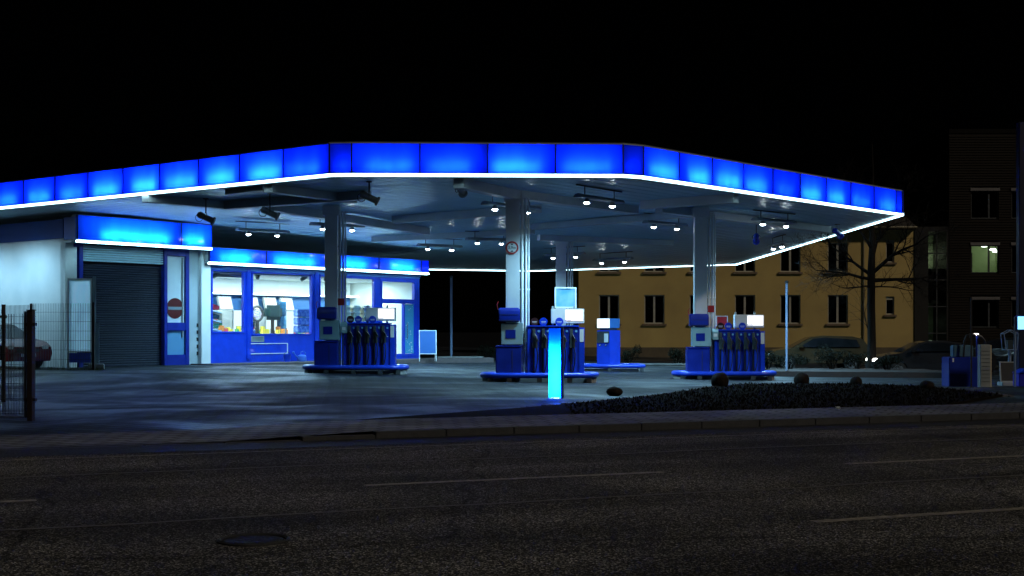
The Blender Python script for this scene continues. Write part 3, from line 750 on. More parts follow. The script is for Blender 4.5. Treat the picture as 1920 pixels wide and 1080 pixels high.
# ---- inside the shop
ZC = 3.62
b = MB(); b.box(s0 + .16, s1 - .16, .2, 7.84, ZC, ZC + .05); b.build('ceiling', MINT, shop)
b = MB(); hb0, hb1 = s0 + 2.0, s1 - .3
b.box(hb0, hb1, 4.0, 4.2, 2.98, ZC - .002); b.box(hb0, hb1, 3.7, 4.0, 2.94, 3.0)
b.build('bulkhead', MINT, shop)
b = MB()
for i in range(7): x = hb0 + .15 + i * 1.45; b.box(x, x + 1.38, 3.62, 3.69, 2.96, 3.02)
tb = b.build('tube_light', LIT, shop)
for i in range(4):
    lamp('shop_lamp', 'AREA', 170, (.80, .98, .97), shop, MW[shop] @ Matrix.Translation((s0 + 1.7 + i * 2.7, 2.2, ZC - .03)), size=(1.6, .3))
lamp('shop_lamp', 'AREA', 170, (.80, .98, .97), shop, MW[shop] @ Matrix.Translation((s0 + 5.5, 5.6, ZC - .03)), size=(5, .4))
b = MB(); b.box(hb0, hb1, 4.02, 4.1, 2.30, 2.96); b.build('menu_backboard', mat('menu_blue', (.03, .12, .32), (.04, .15, .38), 2, .5), shop)
def kth(name, label, cat, s, t, z, group=None, dr=0.0):
    return thing(name, label, cat, kw(s, t, z), UA + dr, group)
scr = []
for i, (px, lab) in enumerate(((422, 'leftmost bright menu screen under the shop bulkhead'), (472, 'bright menu screen half hidden by the first window mullion'),
                               (507, 'bright menu screen over the ring shaped display'), (538, 'rightmost bright menu screen over the blue can tower'))):
    t = kth('menu_screen', lab, 'screen', ks(px, 3.7), 3.7, 2.58, 'menu screens hung under the shop bulkhead', .15)
    M = Matrix.Rotation(R(-14), 4, 'X')
    b = MB(); b.box(-.42, .42, -.03, .06, -.29, .29, M); b.build('bezel', GREYM, t, bevel=.02)
    b = MB(); b.box(-.35, .35, -.036, -.031, -.23, .23, M); b.build('display', SCREEN, t)
    b = MB(); b.cyl((0, .1, .2), (0, .25, .36), .025); b.build('bracket', DGREY, t)
t = kth('spot_track', 'grey track of spot lamps behind the first shop window head', 'lamp track', ks(430, .55), .55, ZC - .1)
b = MB(); b.box(-1.1, 1.1, -.03, .03, -.03, .099); b.build('rail', GREYM, t)
for i, (px, py, rzz, lab) in enumerate(((404, 516, -.3, 'grey shop spotlight in the left corner of the first window'), (483, 518, .9, 'grey shop spotlight at the left head of the large window'),
                                  (569, 522, -.8, 'grey shop spotlight at the right head of the large window'), (612, 522, .3, 'grey shop spotlight behind the left canopy column'))):
    s = ks(px, .5); z = kz(px, py, .5)
    t = kth('shop_spotlight', lab, 'spotlight', s, .5, z, 'spotlights in the shop window heads', rzz)
    M = Matrix.Rotation(R(55), 4, 'Y')
    b = MB(); b.lathe([(.05, -.14), (.075, -.12), (.09, .1), (.085, .15)], 16, M=M); b.build('barrel', mat('spot_grey', (.12, .17, .17), (.16, .21, .21), 4, .4), t, smooth=True)
    b = MB(); b.cyl((0, 0, 0), (0, 0, ZC - z), .014, seg=6); b.tube([(0, -.1, 0), (0, -.1, .1), (0, 0, .14), (0, .1, .1), (0, .1, 0)], .01, 6); b.build('stem', DGREY, t)
# back wall: white lit cabinets
for i, (pa, pc, ra, rc, t_, lab) in enumerate(((436, 462, 583, 606, 5.0, 'tall bright white cooler behind the counter left of the mullion'),
                                         (497, 560, 585, 612, 5.2, 'wide bright glass front cooler behind the black display'),)):
    a, c = ks(pa, t_), ks(pc, t_); z1 = kz(pa, ra - 8, t_)
    t = kth('drinks_cooler', lab, 'cooler', (a + c) / 2, t_, FL, 'lit coolers on the shop back wall')
    h = (c - a) / 2
    b = MB(); b.box(-h, h, 0, .7, 0, z1 - FL); b.build('cabinet', WMETAL, t, bevel=.02)
    b = MB(); b.box(-h + .06, h - .06, -.01, -.002, .3, z1 - FL - .12); b.build('light_panel', glow('cooler_glow', (.85, 1, .98), 1.3), t)
# counter
a, c = ks(400, 2.4), ks(600, 2.4)
t = kth('shop_counter', 'long dark green fronted shop counter with a pale top', 'counter', (a + c) / 2, 2.6, FL)
h = (c - a) / 2; zc = 1.0
b = MB(); b.box(-h, h, 0, .7, 0, zc); b.build('body', mat('counter_green', (.02, .10, .10), (.03, .13, .13), 3, .5), t)
b = MB(); b.box(-h - .03, h + .03, -.06, .74, zc + .002, zc + .05); b.build('counter_top', WMETAL, t, bevel=.01)
ctop = FL + zc + .05
# rack of magazines at the left of the first window
sr = ks(404, .9)
t = kth('magazine_rack', 'white stepped magazine rack at the left side of the first shop window', 'rack', sr - .05, .9, FL)
b = MB(); b.box(-.5, -.46, -.35, .35, 0, 2.5); b.build('back_panel', MINT, t)
shz = [.55, .9, 1.25, 1.6, 1.95]
for z in shz:
    b = MB(); b.prism([(-.46, z), (.05, z - .12), (.07, z - .05), (-.46, z + .03)], -.35, .35, 'y'); b.build('shelf', WMETAL, t)
random.seed(21)
cols = [('dark covered magazines lying on a slanted rack shelf', (.02, .03, .035)), ('red covered magazines lying on a slanted rack shelf', (.3, .02, .03)), ('green covered magazines lying on a slanted rack shelf', (.03, .14, .08))]
for z in shz:
    for y in (-.22, 0, .22):
        lab, cc = cols[1] if z > 1.9 else random.choice(cols[::2] if z < 1.3 else cols)
        o = MB().box(-.34, -.04, y - .09, y + .09, 0, .16, Matrix.Translation((0, 0, z + .01)) @ Matrix.Rotation(R(13), 4, 'Y')).build('magazine_stack', mat('mag_' + lab[:4], cc, tuple(min(1, v * 2.5) for v in cc), 15, .4))
        o.matrix_local = MW[t]; tag(o, lab, 'magazines', 'magazines on the shop rack')
# things on the counter and in the windows
px, t_ = 482, 2.0
z = kz(px, 588, 2.6)
t = kth('ring_display', 'dark ring shaped stand holding small packets on the counter', 'display stand', ks(px, 2.8), 2.8, z)
b = MB(); b.tube([(.3 * math.cos(k * .2618), 0, .3 * math.sin(k * .2618)) for k in range(24)], .055, 8, True); b.build('ring', DGREY, t, smooth=True)
b = MB(); b.box(-.05, .05, -.06, .06, ctop - z + .0, -.28); b.box(-.2, .2, -.12, .12, ctop - z, ctop - z + .03); b.build('foot', DGREY, t)
b = MB()
for k in range(7): a_ = k * .9; b.box(.16 * math.cos(a_) - .06, .16 * math.cos(a_) + .06, -.02, .02, .16 * math.sin(a_) - .05, .16 * math.sin(a_) + .05)
b.box(-.08, .08, -.02, .02, -.07, .07); b.build('packet', mat('packet_pink', (.6, .4, .45), (.3, .45, .7), 12, .4), t)
t = kth('bag_display', 'black rounded display box on a stand beside the can tower', 'display', ks(511, 2.8), 2.8, ctop)
z = kz(511, 600, 2.8) - ctop
b = MB(); b.box(-.42, .5, -.2, .2, z, z + .62); b.build('box', mat('display_black', (.01, .03, .035), (.02, .05, .05), 4, .4), t, bevel=.14, smooth=True)
b = MB(); b.box(-.05, .05, -.05, .05, 0, z + .02); b.box(-.25, .25, -.15, .15, 0, .03); b.build('stand', DGREY, t)
t = kth('can_tower', 'tall dark blue cylindrical can tower on the shop counter', 'display tower', ks(528, 2.9), 2.9, ctop)
zt_ = kz(528, 566, 2.9) - ctop
b = MB(); b.lathe([(.17, 0), (.2, .02), (.2, zt_ * .55), (.19, zt_ * .56), (.2, zt_ * .57), (.2, zt_), (.17, zt_ + .01)], 20); b.build('drum', mat('tower_blue', (.01, .06, .14), (.03, .16, .3), 7, .35), t, smooth=True)
# crates / packs of water by the right of the large window
random.seed(2)
for col in range(3):
    for row in range(4):
        s = ks(563 + col * 9, 1.2); z = FL + .02 + row * .33 + .75
        o = MB().box(-.17, .17, -.15, .15, 0, .30).build('water_pack', mat('water_pack_blue', (.03, .10, .42), (.30, .45, .7), 9, .25), bevel=.03)
        o.matrix_local = Matrix.Translation(kw(s, 1.3, z)) @ Matrix.Rotation(UA, 4, 'Z')
        tag(o, 'blue shrink wrapped drinks pack stacked beside the large shop window', 'drinks pack', 'drinks packs stacked in the shop')
t = kth('pack_plinth', 'low white plinth carrying the blue drinks packs', 'plinth', ks(572, 1.2), 1.3, FL)
b = MB(); b.box(-.75, .75, -.25, .25, 0, .765); b.build('plinth_body', MINT, t, bevel=.01)
# small goods on the counter
goods = [('yellow', (.65, .48, .04)), ('white', (.75, .78, .76)), ('red', (.5, .04, .04)), ('green', (.05, .28, .12)), ('dark blue', (.02, .05, .2)), ('orange', (.6, .2, .03))]
random.seed(15)
for i in range(46):
    px = random.uniform(408, 580); nm, cc = random.choice(goods)
    if 476 < px < 503 and random.random() < .7: nm, cc = goods[0]
    s = ks(px, 2.75); tt = random.choice((2.62, 2.85, 3.1)); wd, hh = random.uniform(.05, .12), random.uniform(.1, .34)
    b = MB()
    if i % 3 == 0: b.lathe([(wd * .6, 0), (wd * .65, .02), (wd * .65, hh * .65), (wd * .25, hh * .8), (wd * .25, hh)], 10); nmn, ct = 'bottle', 'bottle'
    else: b.box(-wd, wd, -.06, .06, 0, hh); nmn, ct = 'packet', 'packet'
    o = b.build('goods_' + ('bottle' if nmn == 'bottle' else 'box'), mat('goods_' + nm.replace(' ', '_'), cc, tuple(min(1, v * 1.5 + .05) for v in cc), 20, .35))
    o.matrix_local = Matrix.Translation(kw(s, tt, ctop)) @ Matrix.Rotation(UA + random.uniform(-.3, .3), 4, 'Z')
    tag(o, f'small {nm} {nmn} standing on the lit shop counter', ct, 'small goods on the shop counter')
# shelf unit behind the counter with rows of goods
t = kth('wall_shelf', 'white wall shelves with rows of goods behind the counter', 'shelves', ks(480, 6.2), 6.4, FL)
b = MB()
for z in (.9, 1.25, 1.6, 1.95): b.box(-3.2, 3.6, -.3, 0, z, z + .04)
b.build('board', WMETAL, t)
b = MB(); b.box(-3.3, 3.7, 0.002, .05, 0, 2.2); b.build('back_panel', MINT, t)
random.seed(33)
for i in range(60):
    nm, cc = random.choice(goods); z = random.choice((.94, 1.29, 1.64)); wd, hh = random.uniform(.05, .14), random.uniform(.12, .26)
    o = MB().box(-wd, wd, -.06, .06, 0, hh).build('goods_box', mat('goods_' + nm.replace(' ', '_'), cc), bevel=.008)
    o.matrix_local = MW[t] @ Matrix.Translation((random.uniform(-3.1, 3.5), -.16, z + .002))
    tag(o, f'small {nm} box on the wall shelves behind the shop counter', 'box', 'goods on the shop wall shelves')
# shelf behind the right windows with white sacks
t = kth('sack_shelf', 'pale shelf stacked with pale sacks behind the window right of the column', 'shelf', ks(672, .6), .75, FL)
b = MB(); b.box(-1.6, 1.5, -.3, .3, 0, 1.45); b.build('shelf_body', MINT, t)
random.seed(8)
for r in range(4):
    for k in range(5):
        o = MB().box(-.26, .26, -.25, .25, 0, .2).build('sack', mat('sack_cream', (.5, .5, .42), (.7, .7, .62), 5, .7), bevel=.08, smooth=True)
        o.matrix_local = MW[t] @ Matrix.Translation((-1.25 + k * .58 + random.uniform(-.04, .04), 0, .0 + 1.452 + r * .2))
        tag(o, 'pale plump sack stacked on the shelf inside the right hand shop window', 'sack', 'sacks in the shop window')

# outside the shop front
def kbuild(name, label, cat, px, py, t_, **k):
    s = ks(px, t_); return thing(name, label, cat, kw(s, t_, FL - .02), UA, **k)
t = kbuild('bucket', 'small blue bucket standing left of the watering can', 'bucket', 538.5, 678, -.35)
b = MB(); b.lathe([(.11, 0), (.155, .26), (.165, .27), (.15, .27), (.10, .01)], 20); b.build('pail', BLUE, t, smooth=True)
b = MB(); b.tube([(.155 * math.cos(a), 0, .26 + .12 * math.sin(a)) for a in [k * math.pi / 8 for k in range(9)]], .008, 6); b.build('handle', DGREY, t)
t = kbuild('watering_can', 'blue plastic watering can with long spout on the shop pavement', 'watering can', 566, 678, -.35)
b = MB(); b.lathe([(.17, 0), (.185, .04), (.18, .2), (.13, .25), (.10, .26)], 20); b.build('body', mat('can_blue', (.05, .14, .55), (.07, .18, .6), 4, .3), t, smooth=True)
b = MB(); b.tube([(-.14, 0, .08), (-.28, 0, .18), (-.42, 0, .33)], [.035, .026, .022], 10); b.lathe([(.02, 0), (.06, .05), (.055, .06)], 14, M=Matrix.Translation((-.42, 0, .33)) @ Matrix.Rotation(R(-45), 4, 'Y')); b.build('spout', mat('can_blue', (0, 0, 0)), t, smooth=True)
b = MB(); b.tube([(-.08, 0, .25), (-.06, 0, .36), (.06, 0, .40), (.18, 0, .34), (.2, 0, .2), (.17, 0, .08)], .018, 8); b.build('handle', mat('can_blue', (0, 0, 0)), t, smooth=True)
# A-board at the right end of the shop
p = at(802, 683, 56.5)
t = thing('sandwich_board', 'blue sandwich board in a pale frame beside the shop end wall', 'A-board', (p.x, p.y, FL * .6), .1)
M = Matrix.Translation((0, -.18, 0)) @ Matrix.Rotation(R(-9), 4, 'X')
b = frame_mb(-.37, .37, .3, 1.33, .035, -.02, .02); b.box(-.37, -.34, -.02, .02, .0, .3); b.box(.34, .37, -.02, .02, .0, .3)
b.v = [M @ v for v in b.v]; b.build('frame', WMETAL, t)
b = MB(); b.box(-.335, .335, -.01, .01, .335, 1.295, M); b.build('poster', mat('poster_blue', (.008, .10, .38), (.012, .12, .42), 1, .4), t)
M2 = Matrix.Translation((0, .3, 0)) @ Matrix.Rotation(R(9), 4, 'X')
b = MB(); b.box(-.34, -.31, -.012, .012, 0, 1.3, M2); b.box(.31, .34, -.012, .012, 0, 1.3, M2); b.box(-.3, .3, -.012, .012, .3, 1.29, M2); b.build('back_leg', WMETAL, t)

# free-standing display board in front of the wash corner
p = at(152, 700, 43.2)
gz = G(p.x, p.y)
t = thing('display_board', 'tall white framed display board standing before the car wash corner', 'display board', (p.x, p.y, gz), .25)
b = frame_mb(-.42, .34, .55, 2.95, .05, -.05, .05); b.build('frame', WMETAL, t, bevel=.008)
b = MB(); b.add([(-.368, -.02, .602), (.288, -.02, .602), (.288, -.02, 2.898), (-.368, -.02, 2.898)], [(0, 1, 2, 3)]); b.build('panel', acrylic('board_polycarbonate', (.80, .90, .95)), t)
b = MB(); b.box(-.36, .30, -.03, .04, .22, .53); b.build('plinth_panel', BLUE, t)
b = MB(); b.box(.36, .46, -.07, .07, .05, 3.0); b.box(.475, .56, -.05, .05, .05, 1.5); b.build('post', mat('board_post', (.22, .30, .34), (.28, .36, .4), 3, .4), t, bevel=.008)
b = MB(); b.box(.22, .72, -.28, .28, -.1, .17); b.build('foot', CONC, t, bevel=.02)
b = MB(); b.box(-.44, -.36, -.05, .05, 0, .56); b.build('leg', WMETAL, t)

# ------------------------------------------------------------------ pump islands
HOSE = mat('hose_rubber', (.006, .006, .007), (.012, .012, .013), 9, .45)
HOLST = mat('holster_grey', (.045, .06, .065), (.07, .085, .09), 6, .4)
def make_island(x, y, gz, label):
    t = thing('pump_island', label, 'pump island', (x, y, gz), 0, 'kerbed pump islands under the canopy')
    def stad(a, c, r, z, n=10):
        return [(c + r * math.cos(th), r * math.sin(th), z) for th in [-math.pi / 2 + k * math.pi / n for k in range(n + 1)]] + \
               [(a + r * math.cos(th), r * math.sin(th), z) for th in [math.pi / 2 + k * math.pi / n for k in range(n + 1)]]
    b = MB(); b.prism([(p[0], p[1]) for p in stad(-.45, 1.97, .42, 0)], -.15, .115); b.build('kerb_slab', CONC, t, bevel=.015)
    b = MB(); b.tube(stad(-.30, 1.83, .56, .19), .078, 12, True); b.build('bumper_rail', BLUE, t, smooth=True)
    b = MB()
    for px_, py_ in ((-.62, -.45), (-.1, -.56), (.75, -.56), (1.6, -.56), (2.15, -.45), (-.62, .45), (2.15, .45), (.75, .56)):
        b.box(px_ - .07, px_ + .07, py_ - .05, py_ + .05, -.1, .12)
    b.build('rail_foot', DGREY, t)
    b = MB(); b.box(-.52, -.3, -.25, -.15, .116, .135); b.box(2.0, 2.15, -.25, -.15, .116, .135); b.build('reflector', WMETAL, t)
    return t
def make_pump(x, y, z, label):
    t = thing('fuel_pump', label, 'fuel pump', (x, y, z), 0, 'blue fuel pumps with five hoses')
    W, D, H = 1.62, .62, 1.44
    b = MB(); b.box(-W / 2, W / 2, -D / 2, D / 2, 0, .06); b.build('base', DGREY, t)
    b = MB(); b.box(-W / 2, W / 2 - .16, -D / 2, D / 2, .061, H); b.build('body', BLUE2, t, bevel=.012)
    b = MB(); b.box(W / 2 - .155, W / 2, -D / 2 - .02, D / 2, .061, H - .015); ep = b.build('end_column', BLUE, t, bevel=.012)
    b = MB(); b.box(W / 2 - .135, W / 2 - .02, -D / 2 - .028, -D / 2 - .0205, H - .42, H - .06); b.build('notice', WMETAL, ep)
    b = MB()
    for k in range(5):
        x0 = -W / 2 + .13 + k * .265
        b.box(x0 + .085, x0 + .205, -D / 2 - .012, -D / 2 - .001, .10, .86)
    b.box(-W / 2 + .01, -W / 2 + .10, -D / 2 - .012, -D / 2 - .001, .10, H - .06)
    b.build('front_panel', BLUE, t, bevel=.004)
    b = MB(); b.box(-W / 2 - .01, W / 2 - .15, -D / 2 - .03, D / 2 + .01, H + .001, H + .045); b.build('cap', BLUE, t, bevel=.008)
    for k in range(5):
        x0 = -W / 2 + .19 + k * .265
        b = MB(); b.box(x0 - .045, x0 + .045, -D / 2 - .07, -D / 2 - .001, .93, H - .05); b.box(x0 - .055, x0 + .10, -D / 2 - .10, -D / 2 - .0712, .84, .98)
        hs = b.build('nozzle_holster', HOLST, t, bevel=.01)
        b = MB(); b.tube([(x0 + .05, -D / 2 - .12, .9), (x0 + .075, -D / 2 - .13, 1.05), (x0 + .06, -D / 2 - .12, 1.16), (x0 + .02, -D / 2 - .10, 1.24)], [.03, .034, .03, .018], 8); b.build('nozzle', BLACK, hs, smooth=True)
        b = MB(); b.tube([(x0 + .02, -D / 2 - .16, 1.22), (x0 + .09, -D / 2 - .17, 1.12), (x0 + .14, -D / 2 - .16, 1.02)], .010, 6); b.build('lever', CHROME, hs)
        b = MB(); b.tube([(x0 + .06, -D / 2 - .13, .9), (x0 + .10, -D / 2 - .15, .7), (x0 + .09, -D / 2 - .15, .42), (x0 + .05, -D / 2 - .14, .22), (x0 - .005, -D / 2 - .12, .10), (x0 - .01, -D / 2 - .05, .07)], .016, 8)
        b.tube([(x0 - .01, -D / 2 - .035, .08), (x0 - .01, -D / 2 - .035, .88)], .022, 8); b.build('hose', HOSE, t, smooth=True)
        b = MB(); b.disc(x0 + .135, H - .12, .034, -D / 2 - .014, -D / 2 - .001, 18); b.build('grade_badge', mat('badge_blue', (.10, .30, .60), (.2, .45, .75), 9, .4), t)
    # raised price header on two posts
    for x0 in (-.1, W / 2 - .3): MB().box(x0, x0 + .05, -.05, .05, H + .046, H + .6).build('header_post', GREYM, t)
    b = MB(); b.box(-.12, W / 2 + .0, -.19, .19, H + .10, H + .52); hd = b.build('price_header', WMETAL, t, bevel=.012)
    b = MB(); b.box(.27, W / 2 - .03, -.198, -.1905, H + .17, H + .49); b.build('display', glow('header_glow', (.92, .95, 1), 1.5), hd)
    b = MB()
    for i in range(5): b.box(.27 + i * .036, .295 + i * .036, -.202, -.1985, H + .18, H + .205)
    b.build('lettering', BLUE2, hd)
    for k, (xx, mm_) in enumerate(((-.6, mat('disc_dark', (.03, .01, .012), (.06, .02, .02), 6, .4)), (-.35, BLUE), (.10, BLUE))):
        b = MB(); b.disc(xx, H + .15, .115, -.26, -.24, 24); ds = b.build('grade_disc', mm_, t)
        b = MB(); b.box(xx - .07, xx + .07, -.262, -.2602, H + .145, H + .16); b.box(xx - .06, xx + .06, -.262, -.2602, H + .115, H + .125); b.build('lettering', WMETAL, ds)
    return t
def make_bin(x, y, z, label):
    t = thing('waste_bin', label, 'bin', (x, y, z), 0, 'blue waste bins on the pump islands')
    b = MB(); b.box(-.36, .36, -.26, .26, .03, .86); b.build('body', BLUE2, t, bevel=.02)
    b = MB(); b.box(-.37, .37, -.27, .27, .862, .92); b.build('lid', BLUE2, t, bevel=.02)
    b = MB(); b.box(.10, .112, -.268, -.261, .1, .8); b.build('door_seam', DGREY, t)
    return t
def make_cab(x, y, z, label):
    t = thing('service_cabinet', label, 'cabinet', (x, y, z), 0, 'service cabinets on the canopy columns')
    b = MB(); b.box(-.31, .31, -.13, .13, 0, .62); b.build('body', TEAL, t, bevel=.015)
    b = MB(); b.box(-.18, .1, -.14, -.1305, .18, .42); b.build('panel', BLUE2, t)
    return t
def make_disp(x, y, z, label):
    t = thing('towel_dispenser', label, 'dispenser', (x, y, z), 0, 'paper towel dispensers on the canopy columns')
    b = MB(); b.prism([(-.16, 0), (.16, .0), (.16, .40), (-.1, .40), (-.16, .3)], -.3, .3, 'x'); b.build('case', BLUE2, t, bevel=.03, smooth=True)
    b = MB(); b.box(-.26, .26, -.166, -.155, .03, .045); b.box(-.26, .26, -.166, -.155, .2, .21); b.build('slot', DGREY, t)
    b = MB(); b.tube([(-.32, -.02, .35), (-.34, -.02, .5), (-.30, -.02, .58)], .012, 6); b.build('hook', RED, t)
    return t
def make_reader(x, y, z, label):
    t = thing('card_reader', label, 'card reader', (x, y, z), 0, 'card readers on the column pipes')
    b = MB(); b.prism([(-.1, 0), (.1, 0), (.1, .36), (.0, .36), (-.1, .26)], -.1, .1, 'x'); b.build('case', TEAL, t, bevel=.012)
    b = MB(); b.box(-.06, .06, -.108, -.1005, .1, .2); b.build('keypad', WMETAL, t)
    return t
W3 = ('left', 'middle', 'right')
src = {}
for i, (x, y) in enumerate(COLS):
    gz = G(x, y); z = gz + .115; w_ = W3[i]
    def mk(key, fn, X, Y, Z, lab):
        if key not in src: src[key] = fn(X, Y, Z, lab)
        else: copy_tree(src[key], (X, Y, Z), 0, lab)
    near = ('in front of the shop windows', 'behind the glowing cyan pillar', 'nearest the yellow house')[i]
    mk('i', make_island, x, y, gz, f'{w_} blue railed pump island {near}')
    mk('p', make_pump, x + 1.22, y + .02, z, f'blue five hose fuel pump {near}')
    mk('b', make_bin, x - .12, y - .28, z, f'dark blue waste bin at the foot of the {w_} canopy column')
    mk('c', make_cab, x - .02, y - .34, z + .94, f'teal service cabinet above the bin on the {w_} canopy column')
    mk('d', make_disp, x - .10, y - .38, z + 1.58, f'blue paper towel dispenser on the {w_} canopy column')
    if i != 1: mk('r', make_reader, x + .43, y - .3, z + 1.15, f'small grey card reader on the pipes of the {w_} canopy column')
    if i != 1:
        lab = tag(MB().box(-.1, .1, -.02, 0, 0, .22).build('warning_label', RED), f'small red label on the pipes of the {w_} canopy column', 'label', 'red labels on the column pipes')
        lab.location = (x + .32, y - .165, gz + 2.15)
# red framed notice on the right pump, poster frame on the middle pump
x, y = COLS[2]
t = thing('notice_frame', 'small red notice in a white frame above the right pump', 'notice', (x + .72, y + .12, G(x, y) + .115 + 1.486), 0)
b = frame_mb(-.19, .19, .1, .44, .03, -.02, .02); b.box(-.02, .02, -.012, .012, 0, .1); b.build('frame', WMETAL, t)
b = MB(); b.box(-.16, .16, -.01, .01, .13, .41); b.build('sheet', RED, t)
x, y = COLS[1]
t = thing('poster_frame', 'pale blue poster frame standing above the middle pump header', 'poster', (x + 1.5, y + .12, 0.115 + 1.44 + .52), 0)
b = frame_mb(-.3, .32, .02, .62, .04, -.03, .03); b.build('frame', WMETAL, t)
b = MB(); b.box(-.26, .28, -.012, .012, .06, .58); b.build('sheet', mat('poster_sky', (.10, .35, .6), (.3, .5, .7), 3, .4), t)

# slim pump on the rear island
x, y = 3.62, 50.0; gz = G(x, y)
t = thing('diesel_pump', 'slim blue pump with a bright cube head on the rear island', 'fuel pump', (x, y, gz + .11), R(-32))
b = MB(); b.box(-.28, .28, -.42, .42, .0, 1.42); b.build('body', BLUE, t, bevel=.02)
b = MB(); b.box(-.26, .26, -.44, -.422, .95, 1.38); b.build('console', DGREY, t)
b = MB(); b.box(.05, .22, -.45, -.441, .97, 1.3); b.build('notice', WMETAL, t)
b = MB(); b.box(-.27, .27, -.41, .41, 1.50, 1.86); h = b.build('head', mat('head_blue', (.03, .15, .5), (.05, .2, .55), 2, .4), t, bevel=.015)
b = MB(); b.box(-.26, .26, -.418, -.4105, 1.51, 1.85); b.build('display', glow('head_glow', (.75, .95, 1), 2.0), h)
b = MB(); b.box(-.2, .2, -.3, .3, 1.421, 1.499); b.build('neck', DGREY, t)
b = MB()
for xx in (-.12, .12): b.lathe([(.03, 0), (.035, .02), (0, .03)], 10, M=Matrix.Translation((xx, -.42, .86)) @ Matrix.Rotation(R(90), 4, 'X'))
b.build('socket', CHROME, t)
t2 = thing('rear_island', 'low blue railed island under the slim rear pump', 'pump island', (x, y, gz), 0)
b = MB(); b.box(-1.2, 1.1, -.5, .5, -.1, .108); b.build('kerb_slab', CONC, t2, bevel=.03)
b = MB(); b.tube([(-1.2, -.62, .2), (1.15, -.62, .2), (1.27, -.5, .2), (1.27, .5, .2), (1.15, .62, .2), (-1.2, .62, .2), (-1.32, .5, .2), (-1.32, -.5, .2)], .075, 10, True); b.build('bumper_rail', BLUE, t2, smooth=True)
b = MB()
for xx in (-1.2, 0, 1.2): b.box(xx - .06, xx + .06, -.66, -.56, -.1, .14)
b.build('rail_foot', DGREY, t2)

# glowing cyan pillar on the forecourt edge
p = at(1041.5, 747, 28.5)
t = thing('light_pillar', 'square pillar glowing cyan on the forecourt before the middle pump', 'illuminated pillar', (p.x, p.y, 0), R(-8))
b = MB(); b.add([(-.13, -.13, .02), (.125, -.13, .02), (.125, -.13, 1.5), (-.13, -.13, 1.5), (-.13, .12, .02), (-.13, .12, 1.5), (.125, -.09, .02), (.125, -.09, 1.5)], [(0, 1, 2, 3), (0, 3, 5, 4), (1, 6, 7, 2)])
fr = b.build('lit_face', acrylic('cyan_acrylic', (.001, .10, 1.0)), t)
b = MB(); b.box(.126, .17, -.135, .13, .0, 1.53); b.box(-.14, .126, .121, .135, 0, 1.52); b.box(-.14, .17, -.14, .135, 1.502, 1.535); b.box(-.14, .17, -.14, .135, -.03, .018)
b.build('housing', BLUE2, t, bevel=.006)
for z, P in ((.22, 40), (.55, 44), (.88, 34)):
    lamp('pillar_lamp', 'AREA', P, (.8, .95, 1), fr, MW[t] @ Matrix.Translation((0, .06, z)) @ Matrix.Rotation(R(-90), 4, 'X'), size=(.2, .3))

# stone balls along the forecourt edge
def ball(px, py, Y, wpx, label, sq=1.0):
    p = at(px, py, Y); r = wpx / F * Y / 2
    m = bmesh.new(); bmesh.ops.create_icosphere(m, subdivisions=3, radius=r)
    rnd = random.Random(px)
    for v in m.verts:
        n = v.co.normalized(); v.co *= 1 + .05 * math.sin(n.x * 5 + px) * math.cos(n.y * 6) + rnd.uniform(-.012, .012)
        v.co.z = v.co.z * sq + r * sq * .82
    me = bpy.data.meshes.new('boulder'); m.to_mesh(me); m.free(); me.materials.append(STONE)
    me.polygons.foreach_set('use_smooth', [True] * len(me.polygons))
    o = bpy.data.objects.new('boulder', me); COL.objects.link(o); o.location = (p.x, p.y, G(p.x, p.y))
    tag(o, label, 'boulder', 'dark boulders along the forecourt edge')
ball(1152, 743, 29.6, 31, 'low dark boulder left of the planting bed tip', .62)
ball(1350, 729, 33.6, 33, 'dark round boulder in front of the right pump island')
ball(1503, 720, 36.4, 29, 'dark round boulder right of the right pump island')
ball(1605, 719, 37, 22, 'small dark boulder in front of the bare tree')
ball(1738, 737, 32.5, 27, 'dark round boulder beside the blue vacuum station', .75)

# ------------------------------------------------------------------ mesh gate and fences on the left
FEN = mat('fence_grey', (.05, .065, .08), (.075, .09, .105), 8, .45, metal=.3)
FEND = mat('fence_post_dark', (.014, .010, .010), (.022, .016, .016), 8, .5)
def mesh_panel(L, H, z0, step=.05, rstep=.2, frame=False, wire=.0028):
    b = MB(); n = int(L / step)
    for i in range(n + 1): b.box(i * step - wire, i * step + wire, -wire, wire, z0, z0 + H)
    k = 0
    while z0 + k * rstep < z0 + H - .02:
        b.box(0, L, -wire * 3.2, -wire * 1.05, z0 + .02 + k * rstep - .004, z0 + .02 + k * rstep + .004); b.box(0, L, wire * 1.05, wire * 3.2, z0 + .02 + k * rstep - .004, z0 + .02 + k * rstep + .004); k += 1
    return b
p = at(58, 790, 21.3); x, y = p.x, p.y
t = thing('mesh_gate', 'near mesh gate leaf hung on a dark post at the left edge', 'gate', (x, y, 0), R(180 - 12))
b = MB(); b.box(-.045, .045, -.045, .045, -.2, 1.77); b.box(-.06, .06, -.06, .06, 1.771, 1.785); b.build('gate_post', FEND, t, bevel=.004)
b = MB()
for z in (1.55, .35): b.box(-.09, .10, -.03, .03, z - .025, z + .025)
b.build('hinge', FEND, t)
b = mesh_panel(1.9, 1.62, .1, .05, .24); b.v = [v + Vector((.1, 0, 0)) for v in b.v]; b.build('mesh_panel', FEN, t)
b = MB(); b.box(.08, .115, -.018, .018, .06, 1.76); b.box(.115, 2.0, -.015, .015, .05, .08); b.box(2.0, 2.04, -.018, .018, .05, 1.74); b.build('leaf_frame', FEN, t)
p = at(8, 620, 27); x, y = p.x, p.y; q = at(67, 620, 26.2)
a = math.atan2(q.y - y, q.x - x); L = math.hypot(q.x - x, q.y - y); gz = G(x, y)
